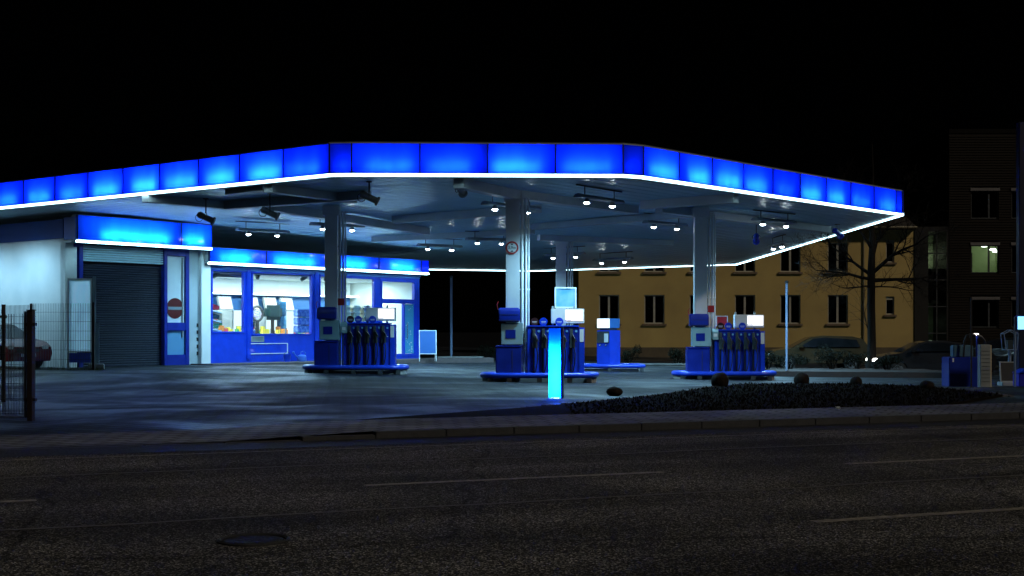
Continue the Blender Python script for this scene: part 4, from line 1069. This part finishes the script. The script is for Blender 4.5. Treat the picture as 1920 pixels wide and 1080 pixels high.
t = thing('mesh_fence', 'narrow mesh fence panel on a post just behind the gate', 'fence', (x, y, gz), a)
b = MB(); b.box(-.06, 0, -.03, .03, -.2, 1.98); b.box(-.075, .03, -.045, .045, 1.7, 1.76); b.build('post', FEND, t)
mesh_panel(L, 1.93, .03, .05, .24, wire=.0032).build('mesh_panel', FEN, t)
p = at(60, 700, 42.6); q = at(174, 700, 42.2); gz = G(p.x, p.y)
a = math.atan2(q.y - p.y, q.x - p.x); L = math.hypot(q.x - p.x, q.y - p.y)
t = thing('mesh_fence', 'fine mesh fence panel before the white wash wall', 'fence', (p.x, p.y, gz), a)
mesh_panel(L, 2.1, .02, .058, .3, wire=.0045).build('mesh_panel', FEN, t)
b = MB(); b.box(L, L + .06, -.03, .03, -.2, 2.15); b.box(-.06, 0, -.03, .03, -.2, 2.12); b.build('post', FEND, t)
random.seed(31)
b = MB()
for i in range(420):
    f = random.uniform(-.8, 1.15); xx, yy = p.x + (q.x - p.x) * f, p.y + (q.y - p.y) * f + random.uniform(-.15, .3)
    h = random.uniform(.03, .14); r = random.uniform(-.05, .05)
    b.add([(xx, yy, gz), (xx + .015, yy, gz), (xx + r, yy + r * .5, gz + h)], [(0, 1, 2)])
tag(b.build('weeds', mat('weed_green', (.05, .07, .015), (.12, .13, .03), 8, .8)), kind='stuff')

# ------------------------------------------------------------------ parked cars
def make_car(label, x, y, rz, paint, kind='hatch', lamps=None, z=None, name='parked_car'):
    gz = G(x, y) if z is None else z
    t = thing(name, label, 'car', (x, y, gz), rz)
    L = 4.4
    if kind == 'hatch': top = [(-2.15, .55), (-2.18, .85), (-2.1, 1.02), (-1.85, 1.38), (-1.45, 1.48), (-.2, 1.52), (.35, 1.44), (1.15, 1.0), (1.85, .88), (2.15, .72), (2.2, .5)]
    else: top = [(-2.25, .5), (-2.28, .85), (-2.15, .98), (-1.6, 1.02), (-1.0, 1.36), (-.4, 1.44), (.2, 1.42), (.55, 1.34), (1.2, .98), (1.9, .86), (2.2, .7), (2.26, .5)]
    arch = lambda c: [(c + .36 * math.cos(a), .33 + .36 * math.sin(a)) for a in [k * math.pi / 8 for k in range(9)]]
    bot = [(2.2, .25)] + [(px_, max(.25, pz)) for px_, pz in arch(1.35)] + [(px_, max(.25, pz)) for px_, pz in arch(-1.35)] + [(-2.15, .25)]
    out = top + bot
    def wd(xx, zz):
        k = .88 - .04 * max(0, abs(xx) - 1.5) ** 2
        if zz > .95: k -= .30 * (zz - .95) / .55
        if zz < .5: k -= .05
        return k
    b = MB(); n = len(out); cl = []
    vs = [(px_, -wd(px_, pz), pz) for px_, pz in out] + [(px_, wd(px_, pz), pz) for px_, pz in out]
    me_f = [(i, (i + 1) % n, n + (i + 1) % n, n + i) for i in range(n)]
    b.add(vs, me_f)
    # sides: strip from belt line points to avoid a flat n-gon
    for sgn, off in ((-1, 0), (1, n)):
        k0 = len(b.v); cen = [(xx, sgn * wd(xx, .72) * 1.015, .72) for xx in (-1.6, -.8, 0, .8, 1.6)]
        b.add(cen, [])
        for i in range(n):
            j = (i + 1) % n; mx_ = (out[i][0] + out[j][0]) / 2
            c = min(range(5), key=lambda q_: abs(cen[q_][0] - mx_))
            b.f.append((off + i, off + j, k0 + c))
            ci = min(range(5), key=lambda q_: abs(cen[q_][0] - (out[j][0] + out[(j + 1) % n][0]) / 2))
            if ci != c: b.f.append((off + j, k0 + ci, k0 + c))
    b.build('body', paint, t, smooth=True)
    GL = mat('car_glass', (.006, .008, .010), (.012, .014, .018), 3, .06)
    sg = [(-1.72, 1.03), (-1.6, 1.34), (-.25, 1.44), (.25, 1.38), (.9, 1.02)] if kind == 'hatch' else [(-1.35, 1.05), (-.95, 1.30), (-.2, 1.37), (.4, 1.31), (.95, 1.02)]
    for sgn in (-1, 1):
        w_ = MB(); w_.add([(px_, sgn * (wd(px_, pz) + .012), pz) for px_, pz in sg] + [(px_, sgn * (wd(px_, pz) - .01), pz) for px_, pz in sg],
                          [(0, 1, 2, 3, 4), (5, 6, 7, 8, 9)] + [(i, (i + 1) % 5, 5 + (i + 1) % 5, 5 + i) for i in range(5)]); w_.build('side_window', GL, t)
    i0 = top.index((.35, 1.44)) if kind == 'hatch' else top.index((.55, 1.34))
    for a_, c_, nm in ((top[i0], top[i0 + 1], 'windscreen'), (top[2] if kind == 'hatch' else top[3], top[3] if kind == 'hatch' else top[4], 'rear_window')):
        w_ = MB(); e = .03 if nm == 'windscreen' else -.03
        w_.add([(a_[0] + e * .5, -wd(*a_) + .06, a_[1] + .012), (c_[0] + e * .5, -wd(*c_) + .06, c_[1] + .012), (c_[0] + e * .5, wd(*c_) - .06, c_[1] + .012), (a_[0] + e * .5, wd(*a_) - .06, a_[1] + .012)], [(0, 1, 2, 3)]); w_.build(nm, GL, t)
    for xx in (-1.35, 1.35):
        for sgn in (-1, 1):
            M = Matrix.Translation((xx, sgn * .79, .32)) @ Matrix.Rotation(R(90 * sgn), 4, 'X')
            w_ = MB(); w_.lathe([(.2, -.1), (.3, -.1), (.32, -.06), (.32, .06), (.3, .1), (.2, .1)], 22, M=M); wh = w_.build('wheel', BLACK, t, smooth=True)
            w_ = MB()
            w_.lathe([(.2, -.104), (.19, -.07), (.05, -.08), (.04, -.1)], 20, M=M)
            w_.build('rim', mat('alloy', (.25, .26, .27), (.35, .36, .37), 6, .35, metal=.8), wh)
    fr = 2.17 if kind == 'hatch' else 2.22
    for sgn in (-1, 1):
        w_ = MB(); w_.box(fr - .16, fr + .015, sgn * .5, sgn * .76, .62, .76); w_.build('headlight', glow('headlamp_glow', (1, .97, .92), 12) if lamps == 'on' else mat('lamp_clear', (.5, .5, .5), (.6, .6, .6), 3, .1), t, bevel=.03)
        w_ = MB(); w_.box(-fr - .02, -fr + .12, sgn * .52, sgn * .78, .72, .92); w_.build('tail_light', mat('lamp_red', (.3, .01, .01), (.35, .02, .02), 3, .2), t, bevel=.02)
        w_ = MB(); w_.box(.72, .9, sgn * .86, sgn * 1.02, .98, 1.1); w_.build('mirror', paint, t, bevel=.03)
    w_ = MB(); w_.box(fr + .02, fr + .03, -.26, .26, .4, .51); w_.build('number_plate', WHITE, t)
    w_ = MB(); w_.box(fr - .1, fr + .018, -.4, .4, .54, .66); w_.build('grille', BLACK, t)
    return t
CARB = mat('black_car_paint', (.016, .016, .018), (.02, .02, .022), 2, .18, coat=.6)
CARG = mat('bronze_car_paint', (.075, .055, .03), (.085, .063, .036), 2, .2, metal=.5, coat=.6)
CARR = mat('dark_red_car_paint', (.10, .006, .008), (.12, .008, .01), 2, .2, coat=.6)
p = at(1530, 690, 58); make_car('dark bronze hatchback parked behind the hedge between pump and bare tree', p.x, p.y, R(178), CARG, z=-.28)
p = at(1742, 700, 51); make_car('black saloon parked beyond the bare tree with lit headlamps', p.x, p.y, R(176), CARB, 'saloon', 'on', z=-.36)
p = at(1885, 702, 56); make_car('dark saloon parked behind the far right A-board', p.x, p.y, R(150), CARB, 'saloon', 'on', z=-.3)
c = kw(-1.35, 2.2); make_car('dark red hatchback parked by the white wash wall behind the gate', c.x, c.y, UA - R(90), CARR)

# ------------------------------------------------------------------ hedges and bushes
def leafy(name, label, cat, cx, cy, rx, ry, h, n, seed, z=0, lsz=.07, group=None, box=False):
    t = thing(name, label, cat, (cx, cy, z), 0, group); rnd = random.Random(seed)
    b = MB(); lobes = [(rnd.uniform(-.7, .7) * rx, rnd.uniform(-.5, .5) * ry, rnd.uniform(.35, .75) * h, rnd.uniform(.25, .5)) for _ in range(max(6, int(rx * 5)))]
    for _ in range(n):
        lx, ly, lz, lr = rnd.choice(lobes)
        u = Vector((rnd.gauss(0, 1), rnd.gauss(0, 1), rnd.gauss(0, 1))).normalized() * rnd.uniform(.6, 1.05)
        px_, py_, pz = lx + u.x * lr * min(1, rx) * 1.2, ly + u.y * lr * min(1, ry) * 1.2, max(.02, lz + u.z * lr * h * .8)
        d = Vector((rnd.uniform(-1, 1), rnd.uniform(-1, 1), rnd.uniform(-.5, 1))).normalized() * lsz; e = d.orthogonal().normalized() * lsz * .4
        c = Vector((px_, py_, pz)); b.add([c - e, c + d * .5 - e * .2, c + d, c + e], [(0, 1, 2, 3)])
    b.build('foliage', LEAF, t)
    b = MB()
    for k in range(6):
        a_ = rnd.uniform(0, 6.28); b.tube([(0, 0, -.1), (math.cos(a_) * rx * .3, math.sin(a_) * ry * .3, h * .4), (math.cos(a_) * rx * .6, math.sin(a_) * ry * .6, h * .7)], [.03, .02, .008], 5)
    b.build('stem', BARK, t); return t
G1 = 'low shrubs behind the pumps'
for px, py, Y, rx, h, lab in ((1180, 684, 62, .55, 1.0, 'rounded dark shrub between the rear pump and right island'), (1270, 688, 60, .6, .95, 'rounded dark shrub left of the right canopy column'),
                          (915, 682, 62, .5, .95, 'rounded dark shrub left of the middle canopy column'), (1440, 692, 50, .5, .7, 'thin shrub right behind the right pump'),
                          (1480, 694, 50, .7, .6, 'low shrub at the foot of the blue pole'), (1560, 694, 50, .8, .95, 'dense dark shrub between blue pole and bare tree'),
                          (1606, 695, 50, .5, .7, 'small shrub at the left of the bare tree trunk'), (1664, 697, 49, .6, .7, 'small shrub at the right of the bare tree trunk')):
    p = at(px, py, Y); leafy('shrub', lab, 'shrub', p.x, p.y, rx, rx * .8, h, int(1400 * rx), px, z=p.z - .02, group=G1)
# low bed wall carrying the shrubs
a, c = at(1452, 705, 47), at(1786, 706, 45.5)
b = MB(); b.prism([(a.x, a.y), (c.x, c.y), (c.x + .4, c.y + 4.5), (a.x + .3, a.y + 4.5)], -.4, .02); struct('shrub_bed', b, mat('bed_earth_red', (.012, .006, .004), (.024, .010, .007), 3, .9, bump=.8, bscale=12))
def low_wall(pxa, pxb, row, Y, h, lab):
    a, c = at(pxa, row, Y), at(pxb, row, Y)
    t = thing('low_wall', lab, 'wall', ((a.x + c.x) / 2, Y, a.z), 0); L = c.x - a.x
    b = MB(); b.box(-L / 2, L / 2, -.12, .12, -.3, h - .06); b.build('wall_body', CONC, t)
    b = MB(); b.box(-L / 2 - .03, L / 2 + .03, -.16, .16, h - .058, h); b.build('coping', CONC, t, bevel=.01)
low_wall(822, 905, 690, 60, .52, 'low pale wall right of the sandwich board')
low_wall(1168, 1296, 697, 58, .35, 'low dark wall under the shrubs between the rear pump and right island')

# ------------------------------------------------------------------ houses behind
YEL = mat('ochre_render', (.40, .28, .095), (.50, .36, .125), .5, .85, bump=.25, bscale=25)
WFR = mat('window_frame_pale', (.34, .32, .26), (.42, .40, .33), 4, .5)
SILL = mat('sill_stone', (.14, .10, .06), (.2, .14, .09), 5, .8)
DARKG = glass('dark_house_glass', tint=(.25, .28, .3), gloss=(1, 1, 1), ior=1.6)
ROOMD = mat('dark_room', (.006, .005, .004), (.01, .009, .008), 3, .9)
YB = 80.0
X = lambda px, Y=YB: (px - 960) / F * Y
Z = lambda py, Y=YB: CAMZ - (py - 620) / F * Y
t = thing('ochre_house', 'two storey ochre rendered house with dark windows behind the bare tree', 'house', (X(1400), YB, -.3))
x0, x1 = X(1085) - X(1400), X(1714) - X(1400); zt = Z(430) + .3
holes = []
for pxc in (1142, 1227, 1312, 1397, 1482, 1571):
    for ra, rb in ((455, 510), (553, 607)):
        holes.append((X(pxc - 19) - X(1400), X(pxc + 19) - X(1400), Z(rb) + .3, Z(ra) + .3))
for ra, rb in ((450, 492), (556, 590)): holes.append((X(1661) - X(1400), X(1677) - X(1400), Z(rb) + .3, Z(ra) + .3))
b = MB(); wall_with_holes(b, x0, x1, -.2, zt, holes, 0, .35)
b.box(x0, x1, 9.0, 9.3, -.2, zt); b.box(x0, x0 + .3, .351, 8.999, -.2, zt); b.box(x1 - .3, x1, .351, 8.999, -.2, zt)
b.build('wall', YEL, t)
b = MB(); b.box(x0 + .31, x1 - .31, .9, 1.0, -.2, zt - .05); b.box(x0 + .31, x1 - .31, .36, .89, zt / 2 - .1, zt / 2 + .1); b.build('dark_interior', ROOMD, t)
b = MB(); b.box(x0, x1, -.02, -.001, -.2, .75); b.build('plinth_band', mat('plinth_brown', (.09, .07, .045), (.13, .1, .06), 2, .85), t)
for a, c, z0, z1 in holes:
    f = frame_mb(a, c, z0, z1, .07, .10, .17); big = c - a > .8
    if big:
        m = (a + c) / 2; f.box(m - .06, m + .06, .10, .17, z0 + .07, z1 - .07)
    else: f.box(a, c, .08, .2, z1 - .2, z1)
    f = f.build('window', WFR, t)
    g = MB(); g.box(a + .07, c - .07, .13, .14, z0 + .07, z1 - .07); g.build('pane', DARKG, f)
    g = MB(); g.box(a - .12, c + .12, -.10, .10, z0 - .12, z0 - .002); g.build('sill', SILL, f)
    k = holes.index((a, c, z0, z1))
    if k in (1, 4, 6, 7, 9): g = MB(); g.box(a + .08, c - .08, .2, .23, z1 - (.35, .5, .9, .3, .6)[k % 5], z1 - .02); g.build('blind', WFR, f)
    elif k in (3, 8, 11):
        g = MB(); g.box(a + .08, a + .3, .2, .23, z0 + .05, z1 - .02); g.build('curtain', mat('curtain_grey', (.12, .11, .1), (.18, .17, .15), 9, .9), f)
b = MB(); b.prism([(-.5, zt - .02), (-.5, zt + .12), (4.6, zt + 2.0), (9.8, zt + .12), (9.8, zt - .02)], x0 - .3, x1, 'x'); rf = b.build('roof', mat('roof_tiles_dark', (.012, .009, .008), (.02, .015, .012), 6, .8), t)
b = MB(); b.tube([(x0 - .3, -.56, zt + .08), (x1, -.56, zt + .08)], .07, 8); b.build('gutter', mat('zinc', (.2, .17, .1), (.26, .22, .14), 3, .5), rf)
dx = X(1619) - X(1400)
b = MB(); b.tube([(dx, -.5, zt + .05), (dx, -.07, zt - .3), (dx, -.07, 0)], .045, 8); b.build('downpipe', mat('zinc', (0, 0, 0)), t)
# stair tower: dark strip then tall glazing with a lamp
t = thing('stair_tower', 'narrow dark stair tower with dim green glazing and one lamp', 'stair tower', (X(1745), YB - .06, -.3))
xa, xb, xc = X(1714) - X(1745), X(1740) - X(1745), X(1778) - X(1745); zt = Z(425) + .3
b = MB(); b.box(xa + .01, xb, 0, 6, -.2, zt); b.box(xb, xc - .01, 5.5, 6, -.2, zt); b.box(xb, xc - .01, 0, 5.49, zt - .3, zt); b.box(xc - .12, xc - .01, 0, 5.49, -.2, zt - .31); b.build('wall', ROOMD, t)
b = MB(); b.box(xb + .01, xc - .13, 2.5, 2.6, -.2, zt - .31); b.build('inner_wall', mat('stair_green', (.20, .24, .17), (.24, .28, .2), 2, .7), t)
for z in (.3, 3.4, 5.3):
    b = MB(); b.box(xb + .01, xc - .13, .3, 2.49, z, z + .18); b.build('landing', DGREY, t)
b = MB()
for k in range(1, 5): z = k * zt / 5; b.box(xb + .01, xc - .13, .02, .1, z - .03, z + .03)
b.box((xb + xc) / 2 - .12, (xb + xc) / 2 - .06, .02, .1, 0, zt - .31); fr = b.build('glazing_frame', DGREY, t)
g = MB(); g.box(xb + .01, xc - .13, .05, .058, -.2, zt - .31); g.build('pane', glass('stair_glass', (.7, .75, .7)), fr)
b = MB(); lx, lz = X(1755) - X(1745), Z(477) + .3
b.lathe([(0, -.1), (.14, -.08), (.14, .02), (.1, .06)], 14, (lx, 2.2, lz)); lp = b.build('lamp', glow('stair_lamp_glow', (1, .95, .75), 14), t)
lamp('stair_light', 'POINT', 14, (.85, 1, .7), lp, MW[t] @ Matrix.Translation((lx, 1.7, lz)), radius=.15)
lamp('stair_light', 'POINT', 2.5, (.85, 1, .8), lp, MW[t] @ Matrix.Translation((lx, 1.4, 2.2)), radius=.15)
# dark clad block on the right
t = thing('clad_block', 'tall dark horizontally clad block with one lit upper window', 'apartment block', (X(1850), YB - .08, -.3))
o = X(1850); x0, x1 = X(1779) - o, X(2060) - o; zt = Z(250) + .3
holes = []
for a, c in ((1820, 1872), (1896, 1948), (1975, 2025)):
    for r in (358, 460, 562): holes.append((X(a) - o, X(c) - o, Z(r + 52) + .3, Z(r) + .3))
b = MB(); wall_with_holes(b, x0, x1, -.2, zt, holes, .03, .3); b.box(x0, x1, 9.8, 10, -.2, zt); b.box(x0, x0 + .2, .31, 9.79, -.2, zt); b.box(x1 - .2, x1, .31, 9.79, -.2, zt); b.box(x0, x1, .0, 10, zt + .001, zt + .25)
b.build('wall', mat('clad_core', (.004, .003, .002), (.006, .005, .004), 3, .9, spec=.1), t)
b = MB(); z = .5; xs = sorted({x0, x1, *[h[0] for h in holes], *[h[1] for h in holes]})
while z < zt - .2:
    for i in range(len(xs) - 1):
        cx = (xs[i] + xs[i + 1]) / 2
        if not any(h[0] < cx < h[1] and h[2] - .12 < z < h[3] + .2 for h in holes):
            b.prism([(-.012, z), (.028, z + .14), (.028, z)], xs[i], xs[i + 1], 'x')
    z += .155
b.build('cladding', mat('clad_boards', (.006, .0042, .0025), (.010, .007, .0042), 3, .8, spec=.15, stretch=(.2, 1, 6)), t)
LITW = mat('lit_room', (.34, .40, .22), (.40, .46, .27), 2, .8)
for i, (a, c, z0, z1) in enumerate(holes):
    f = frame_mb(a, c, z0, z1, .06, .10, .18); m = a + (c - a) * .66; f.box(m - .05, m + .05, .10, .18, z0 + .06, z1 - .06); f = f.build('window', DGREY, t)
    g = MB(); g.box(a + .06, c - .06, .13, .14, z0 + .06, z1 - .06); g.build('pane', GLASS if i == 1 else DARKG, f)
    g = MB(); g.box(a - .05, c + .05, -.05, .06, z1 + .002, z1 + .17); g.build('lintel', mat('lintel_grey', (.10, .09, .09), (.13, .12, .12), 3, .7), f)
    if i == 1:
        g = MB(); g.box(a - .6, c + 1.4, 4.4, 4.45, z0 - .6, z1 + .45); g.box(a - .6, c + 1.4, .31, 4.39, z1 + .40, z1 + .45); g.box(a - .65, a - .601, .31, 4.45, z0 - .6, z1 + .45); g.box(c + 1.401, c + 1.45, .31, 4.45, z0 - .6, z1 + .45); g.box(a - .6, c + 1.4, .31, 4.39, z0 - .65, z0 - .601)
        rm = g.build('lit_interior', LITW, t)
        for k, (px, py, dpt) in enumerate(((1844, 458.5, 2.0), (1848, 461, 3.1), (1864, 467.5, 2.6), (1869, 471, 3.8))):
            q = at(px, py, YB - .3 + dpt); xx = q.x - o; zz = min(q.z + .3, z1 + .33)
            g = MB(); g.lathe([(0, -.07), (.17, -.05), (.2, .02), (.12, .06)], 16, (xx, dpt, zz)); cl = g.build('ceiling_lamp', glow('room_lamp_glow', (.95, 1, .82), 5), rm)
            g = MB(); g.cyl((xx, dpt, zz + .05), (xx, dpt, z1 + .40), .012, seg=6); g.build('cord', BLACK, cl)
        lamp('room_light', 'POINT', 16, (.85, 1, .6), rm, MW[t] @ Matrix.Translation(((a + c) / 2, 1.8, z1 - .2)), radius=.2)
        g = MB(); g.box(a + .3, a + .42, 1.0, 1.3, z0 - .6, z1 - .4); g.box(a + .5, a + .58, 2.0, 2.1, z0 - .6, z1 - .3); g.build('door_edge', DGREY, rm)
    else:
        g = MB(); g.box(a - .05, c + .05, .6, .65, z0 - .05, z1 + .05); g.build('blind', ROOMD, f)

# ------------------------------------------------------------------ bare tree
def bare_tree(x, y, gz, label):
    t = thing('bare_tree', label, 'tree', (x, y, gz)); rnd = random.Random(77)
    b = MB(); trunk = [(0, 0, -.1), (.0, 0, .05), (.01, 0, 1.2), (-.01, .01, 2.6), (.0, .02, 3.9), (.04, .03, 5.0), (.0, .05, 6.2), (.08, .1, 7.6), (.05, .1, 8.8)]
    b.tube(trunk, [.25, .19, .165, .155, .15, .12, .085, .05, .02], 12); b.build('trunk', BARK, t, smooth=True)
    segs = []
    def grow(p, d, L, r, lev):
        n = 5; pts = [p]; q = Vector(p); dd = Vector(d).normalized(); rad = [r]
        for i in range(n):
            dd = (dd + Vector((rnd.uniform(-.22, .22), rnd.uniform(-.22, .22), rnd.uniform(-.16, .20)))).normalized()
            q = q + dd * L / n; pts.append(q.copy()); rad.append(max(.003, r * (1 - .75 * (i + 1) / n)))
            if lev > 0 and i >= (0 if lev < 3 else 1):
                for _ in range(2 if lev > 1 else 1 + (rnd.random() < .6)):
                    sd_ = dd.orthogonal().normalized(); sd_.rotate(Matrix.Rotation(rnd.uniform(0, 6.28), 3, dd))
                    grow(q, dd * .75 + sd_ * rnd.uniform(.5, 1.0) + Vector((0, 0, .08)), L * rnd.uniform(.38, .58), max(.004, rad[-1] * .62), lev - 1)
        segs.append((pts, rad, lev))
    limbs = [((0, 0, 3.55), (1, .1, .12), 2.3, .085), ((0, 0, 3.6), (-1, -.15, .10), 2.2, .07), ((0, .02, 3.75), (-.8, .3, .5), 2.2, .07),
             ((0, .02, 3.8), (.75, -.2, .75), 2.5, .085), ((.02, .03, 4.3), (.5, .6, .8), 2.3, .07), ((.03, .03, 4.7), (-.6, -.3, .8), 2.3, .06),
             ((0, 0, 3.3), (.7, -.4, -.12), 1.7, .035), ((0, 0, 3.35), (-.8, -.4, -.10), 1.9, .035), ((0, .05, 5.6), (.5, .3, .8), 1.9, .045), ((0, .05, 6.0), (-.5, .2, .9), 1.7, .04),
             ((-.02, 0, 1.4), (-.35, -.1, 1.0), 2.2, .022)]
    for p, d, L, r in limbs: grow(Vector(p), d, L, r, 3 if r > .04 else 2)
    b = MB()
    for pts, rad, lev in segs: b.tube(pts, rad, 6 if lev > 1 else 3)
    b.build('crown', BARK, t)
p = at(1634, 700, 51); bare_tree(p.x, p.y, G(p.x, p.y), 'bare leafless tree with a dark trunk in front of the ochre house')
# poles
def pole(px, top, base, Y, r, m, label, cap=None):
    p = at(px, base, Y); q = at(px, top, Y); gz = min(p.z, G(p.x, p.y))
    t = thing('pole', label, 'pole', (p.x, Y, gz))
    b = MB(); b.tube([(0, 0, -.1), (0, 0, q.z - gz)], r, 10); b.build('shaft', m, t, smooth=True)
    b = MB(); b.lathe([(r * 1.5, 0), (r * 1.7, .05), (r * .6, .1)], 12, (0, 0, q.z - gz - .02)); b.build('cap', cap or DGREY, t, smooth=True)
    b = MB(); b.box(-r * 2.2, r * 2.2, -r * 2.2, r * 2.2, 0, .03); b.build('base_plate', DGREY, t)
PALEB = mat('pole_blue_grey', (.16, .22, .34), (.20, .27, .40), 3, .4)
pole(1475, 530, 690, 48, .042, PALEB, 'thin pale blue pole between right pump and bare tree')
pole(846, 520, 690, 61, .055, PALEB, 'thin pale pole behind the low wall by the sandwich board')

# ------------------------------------------------------------------ service corner at the right edge
p = at(1803, 731, 37); gz = G(p.x, p.y)
t = thing('vacuum_station', 'dark blue vacuum station with two arched hoses and a lamp', 'vacuum station', (p.x, p.y, gz))
k = 37 / F
b = MB(); b.box(-30 * k, 32 * k, -.3, .35, .0, 56 * k); b.build('cabinet', BLUE2, t, bevel=.02)
b = MB(); b.box(-15 * k, 22 * k, .0, .3, 56 * k + .002, 78 * k); b.build('upper_case', mat('case_teal', (.05, .12, .17), (.07, .15, .2), 3, .4), t, bevel=.02)
b = MB()
for y_ in (0,): b.tube([(1 * k, -.1, 56 * k), (3 * k, -.1, 85 * k), (7 * k, -.1, 96 * k), (15 * k, -.1, 99 * k), (24 * k, -.1, 97 * k)], .03, 8); b.tube([(26 * k, -.1, 97 * k), (35 * k, -.1, 94 * k), (41 * k, -.1, 86 * k), (43 * k, -.1, 74 * k)], .03, 8)
b.build('hose', HOSE, t, smooth=True)
b = MB(); b.cyl((29 * k, .0, 0), (29 * k, .0, 97 * k), .028); b.build('mast', BLUE2, t)
b = MB(); b.box(18 * k, 30 * k, -.08, .08, 96.5 * k, 100 * k); b.build('lamp', glow('vacuum_lamp_glow', (1, .9, .82), 6), t)
b = MB(); b.box(-24 * k, -21 * k, -.305, -.3005, 47 * k, 54 * k); b.build('badge', WMETAL, t)
p = at(1821, 737, 34.5)
t = thing('thin_post', 'thin dark post standing before the blue vacuum station', 'post', (p.x, p.y, G(p.x, p.y)))
b = MB(); b.cyl((0, 0, -.1), (0, 0, 2.35), .022); b.build('shaft', FEND, t)
b = MB(); b.box(-.05, .05, -.05, .05, 0, .02); b.build('base_plate', FEND, t)
p = at(1846, 738, 35); gz = G(p.x, p.y); k = 35 / F
t = thing('service_pillar', 'slim grey service pillar right of the blue vacuum station', 'service pillar', (p.x, p.y, gz), R(-6))
b = MB(); b.box(-9.5 * k, 9 * k, -.12, .2, -.05, 80 * k); b.build('case', GREYM, t, bevel=.01)
b = MB(); b.box(9.1 * k, 11 * k, -.1, .18, -.05, 79 * k); b.build('edge_trim', mat('cream_trim', (.6, .5, .35), (.66, .56, .4), 3, .5), t)
b = MB()
for i in range(9): b.box(-8 * k, 8 * k, -.1265, -.1215, .15 + i * .1, .156 + i * .1)
b.build('vent_line', DGREY, t)
p = at(1891, 722, 39); gz = G(p.x, p.y); k = 39 / F
t = thing('dark_a_board', 'black faced A-board in a pale frame near the right edge', 'A-board', (p.x, p.y, gz))
M = Matrix.Rotation(R(-8), 4, 'X')
b = frame_mb(-15 * k, 15 * k, .12, 46 * k, .03, -.02, .02); b.v = [M @ v for v in b.v]; b.build('frame', GREYM, t)
b = MB(); b.box(-13 * k, 13 * k, -.01, .01, .15, 44 * k, M); b.build('board', BLACK, t)
b = MB(); b.box(-16 * k, 14 * k, -.2, .25, 0, .12); b.build('base', GREYM, t, bevel=.02)
p = at(1893, 712, 41); gz = G(p.x, p.y); k = 41 / F
t = thing('lantern_box', 'five sided clear case on a post above the dark A-board', 'display case', (p.x, p.y, gz)); z1 = (620 - 656) * k * -1
zb, ztp = at(0, 656, 41).z - gz, at(0, 626, 41).z - gz; zpk = at(0, 619, 41).z - gz
b = MB(); b.cyl((0, 0, 0), (0, 0, zb), .045); b.build('post', PALEB, t)
pr = [(-10 * k, zb), (10 * k, zb), (13.5 * k, ztp), (0, zpk), (-13.5 * k, ztp)]
b = MB()
for yy in (-.15, .15):
    for i in range(5): b.tube([(pr[i][0], yy, pr[i][1]), (pr[(i + 1) % 5][0], yy, pr[(i + 1) % 5][1])], .014, 6)
for q in pr: b.tube([(q[0], -.15, q[1]), (q[0], .15, q[1])], .014, 6)
fr = b.build('frame', PALEB, t)
g = MB(); g.prism(pr, -.148, -.142, 'y'); g.prism(pr, .142, .148, 'y'); g.build('pane', GLASS, fr)
b = MB(); b.box(-.08, .08, -.08, .08, zb + .02, zb + .3); b.build('insert', DGREY, t)
p = at(1903, 736, 35.5); gz = G(p.x, p.y); k = 35.5 / F
t = thing('lit_sign', 'cyan glowing sign box on a thin post at the right edge', 'sign', (p.x, p.y, gz))
b = MB(); b.cyl((0, 0, -.1), (0, 0, at(0, 594, 35.5).z - gz), .026); b.build('post', PALEB, t)
za, zb = at(0, 619, 35.5).z - gz, at(0, 592, 35.5).z - gz
b = MB(); b.box(.03, .62, -.06, .1, za, zb); sb = b.build('sign_box', BLUE, t, bevel=.01)
b = MB(); b.box(.05, .60, -.068, -.0605, za + .02, zb - .02); b.build('lit_face', glow('sign_glow', (.30, .85, 1), 1.6), sb)
p = at(1918, 722, 38); gz = G(p.x, p.y)
t = thing('blue_grit_bin', 'bright blue lidded bin cut by the right edge of the picture', 'bin', (p.x, p.y, gz))
b = MB(); b.box(-.2, .5, -.25, .25, 0, .38); b.build('body', mat('bin_violet', (.02, .02, .4), (.03, .03, .45), 3, .4), t, bevel=.02)
b = MB(); b.prism([(-.23, .39), (.53, .39), (.4, .52), (.0, .52)], -.28, .28, 'y'); b.build('lid', BLUE, t, bevel=.02)
p = at(1924, 712, 44); gz = G(p.x, p.y)
t = thing('price_pylon', 'tall unlit dark blue sign pylon cut by the right edge', 'pylon', (p.x, p.y, gz))
b = MB(); b.box(-.28, 1.3, -.15, .15, 0, 8.5); b.build('casing', mat('pylon_blue', (.001, .0015, .02), (.0015, .002, .028), 3, .5), t, bevel=.02)
b = MB(); b.box(-.4, 1.4, -.3, .3, -.1, .25); b.build('foot', CONC, t, bevel=.02)
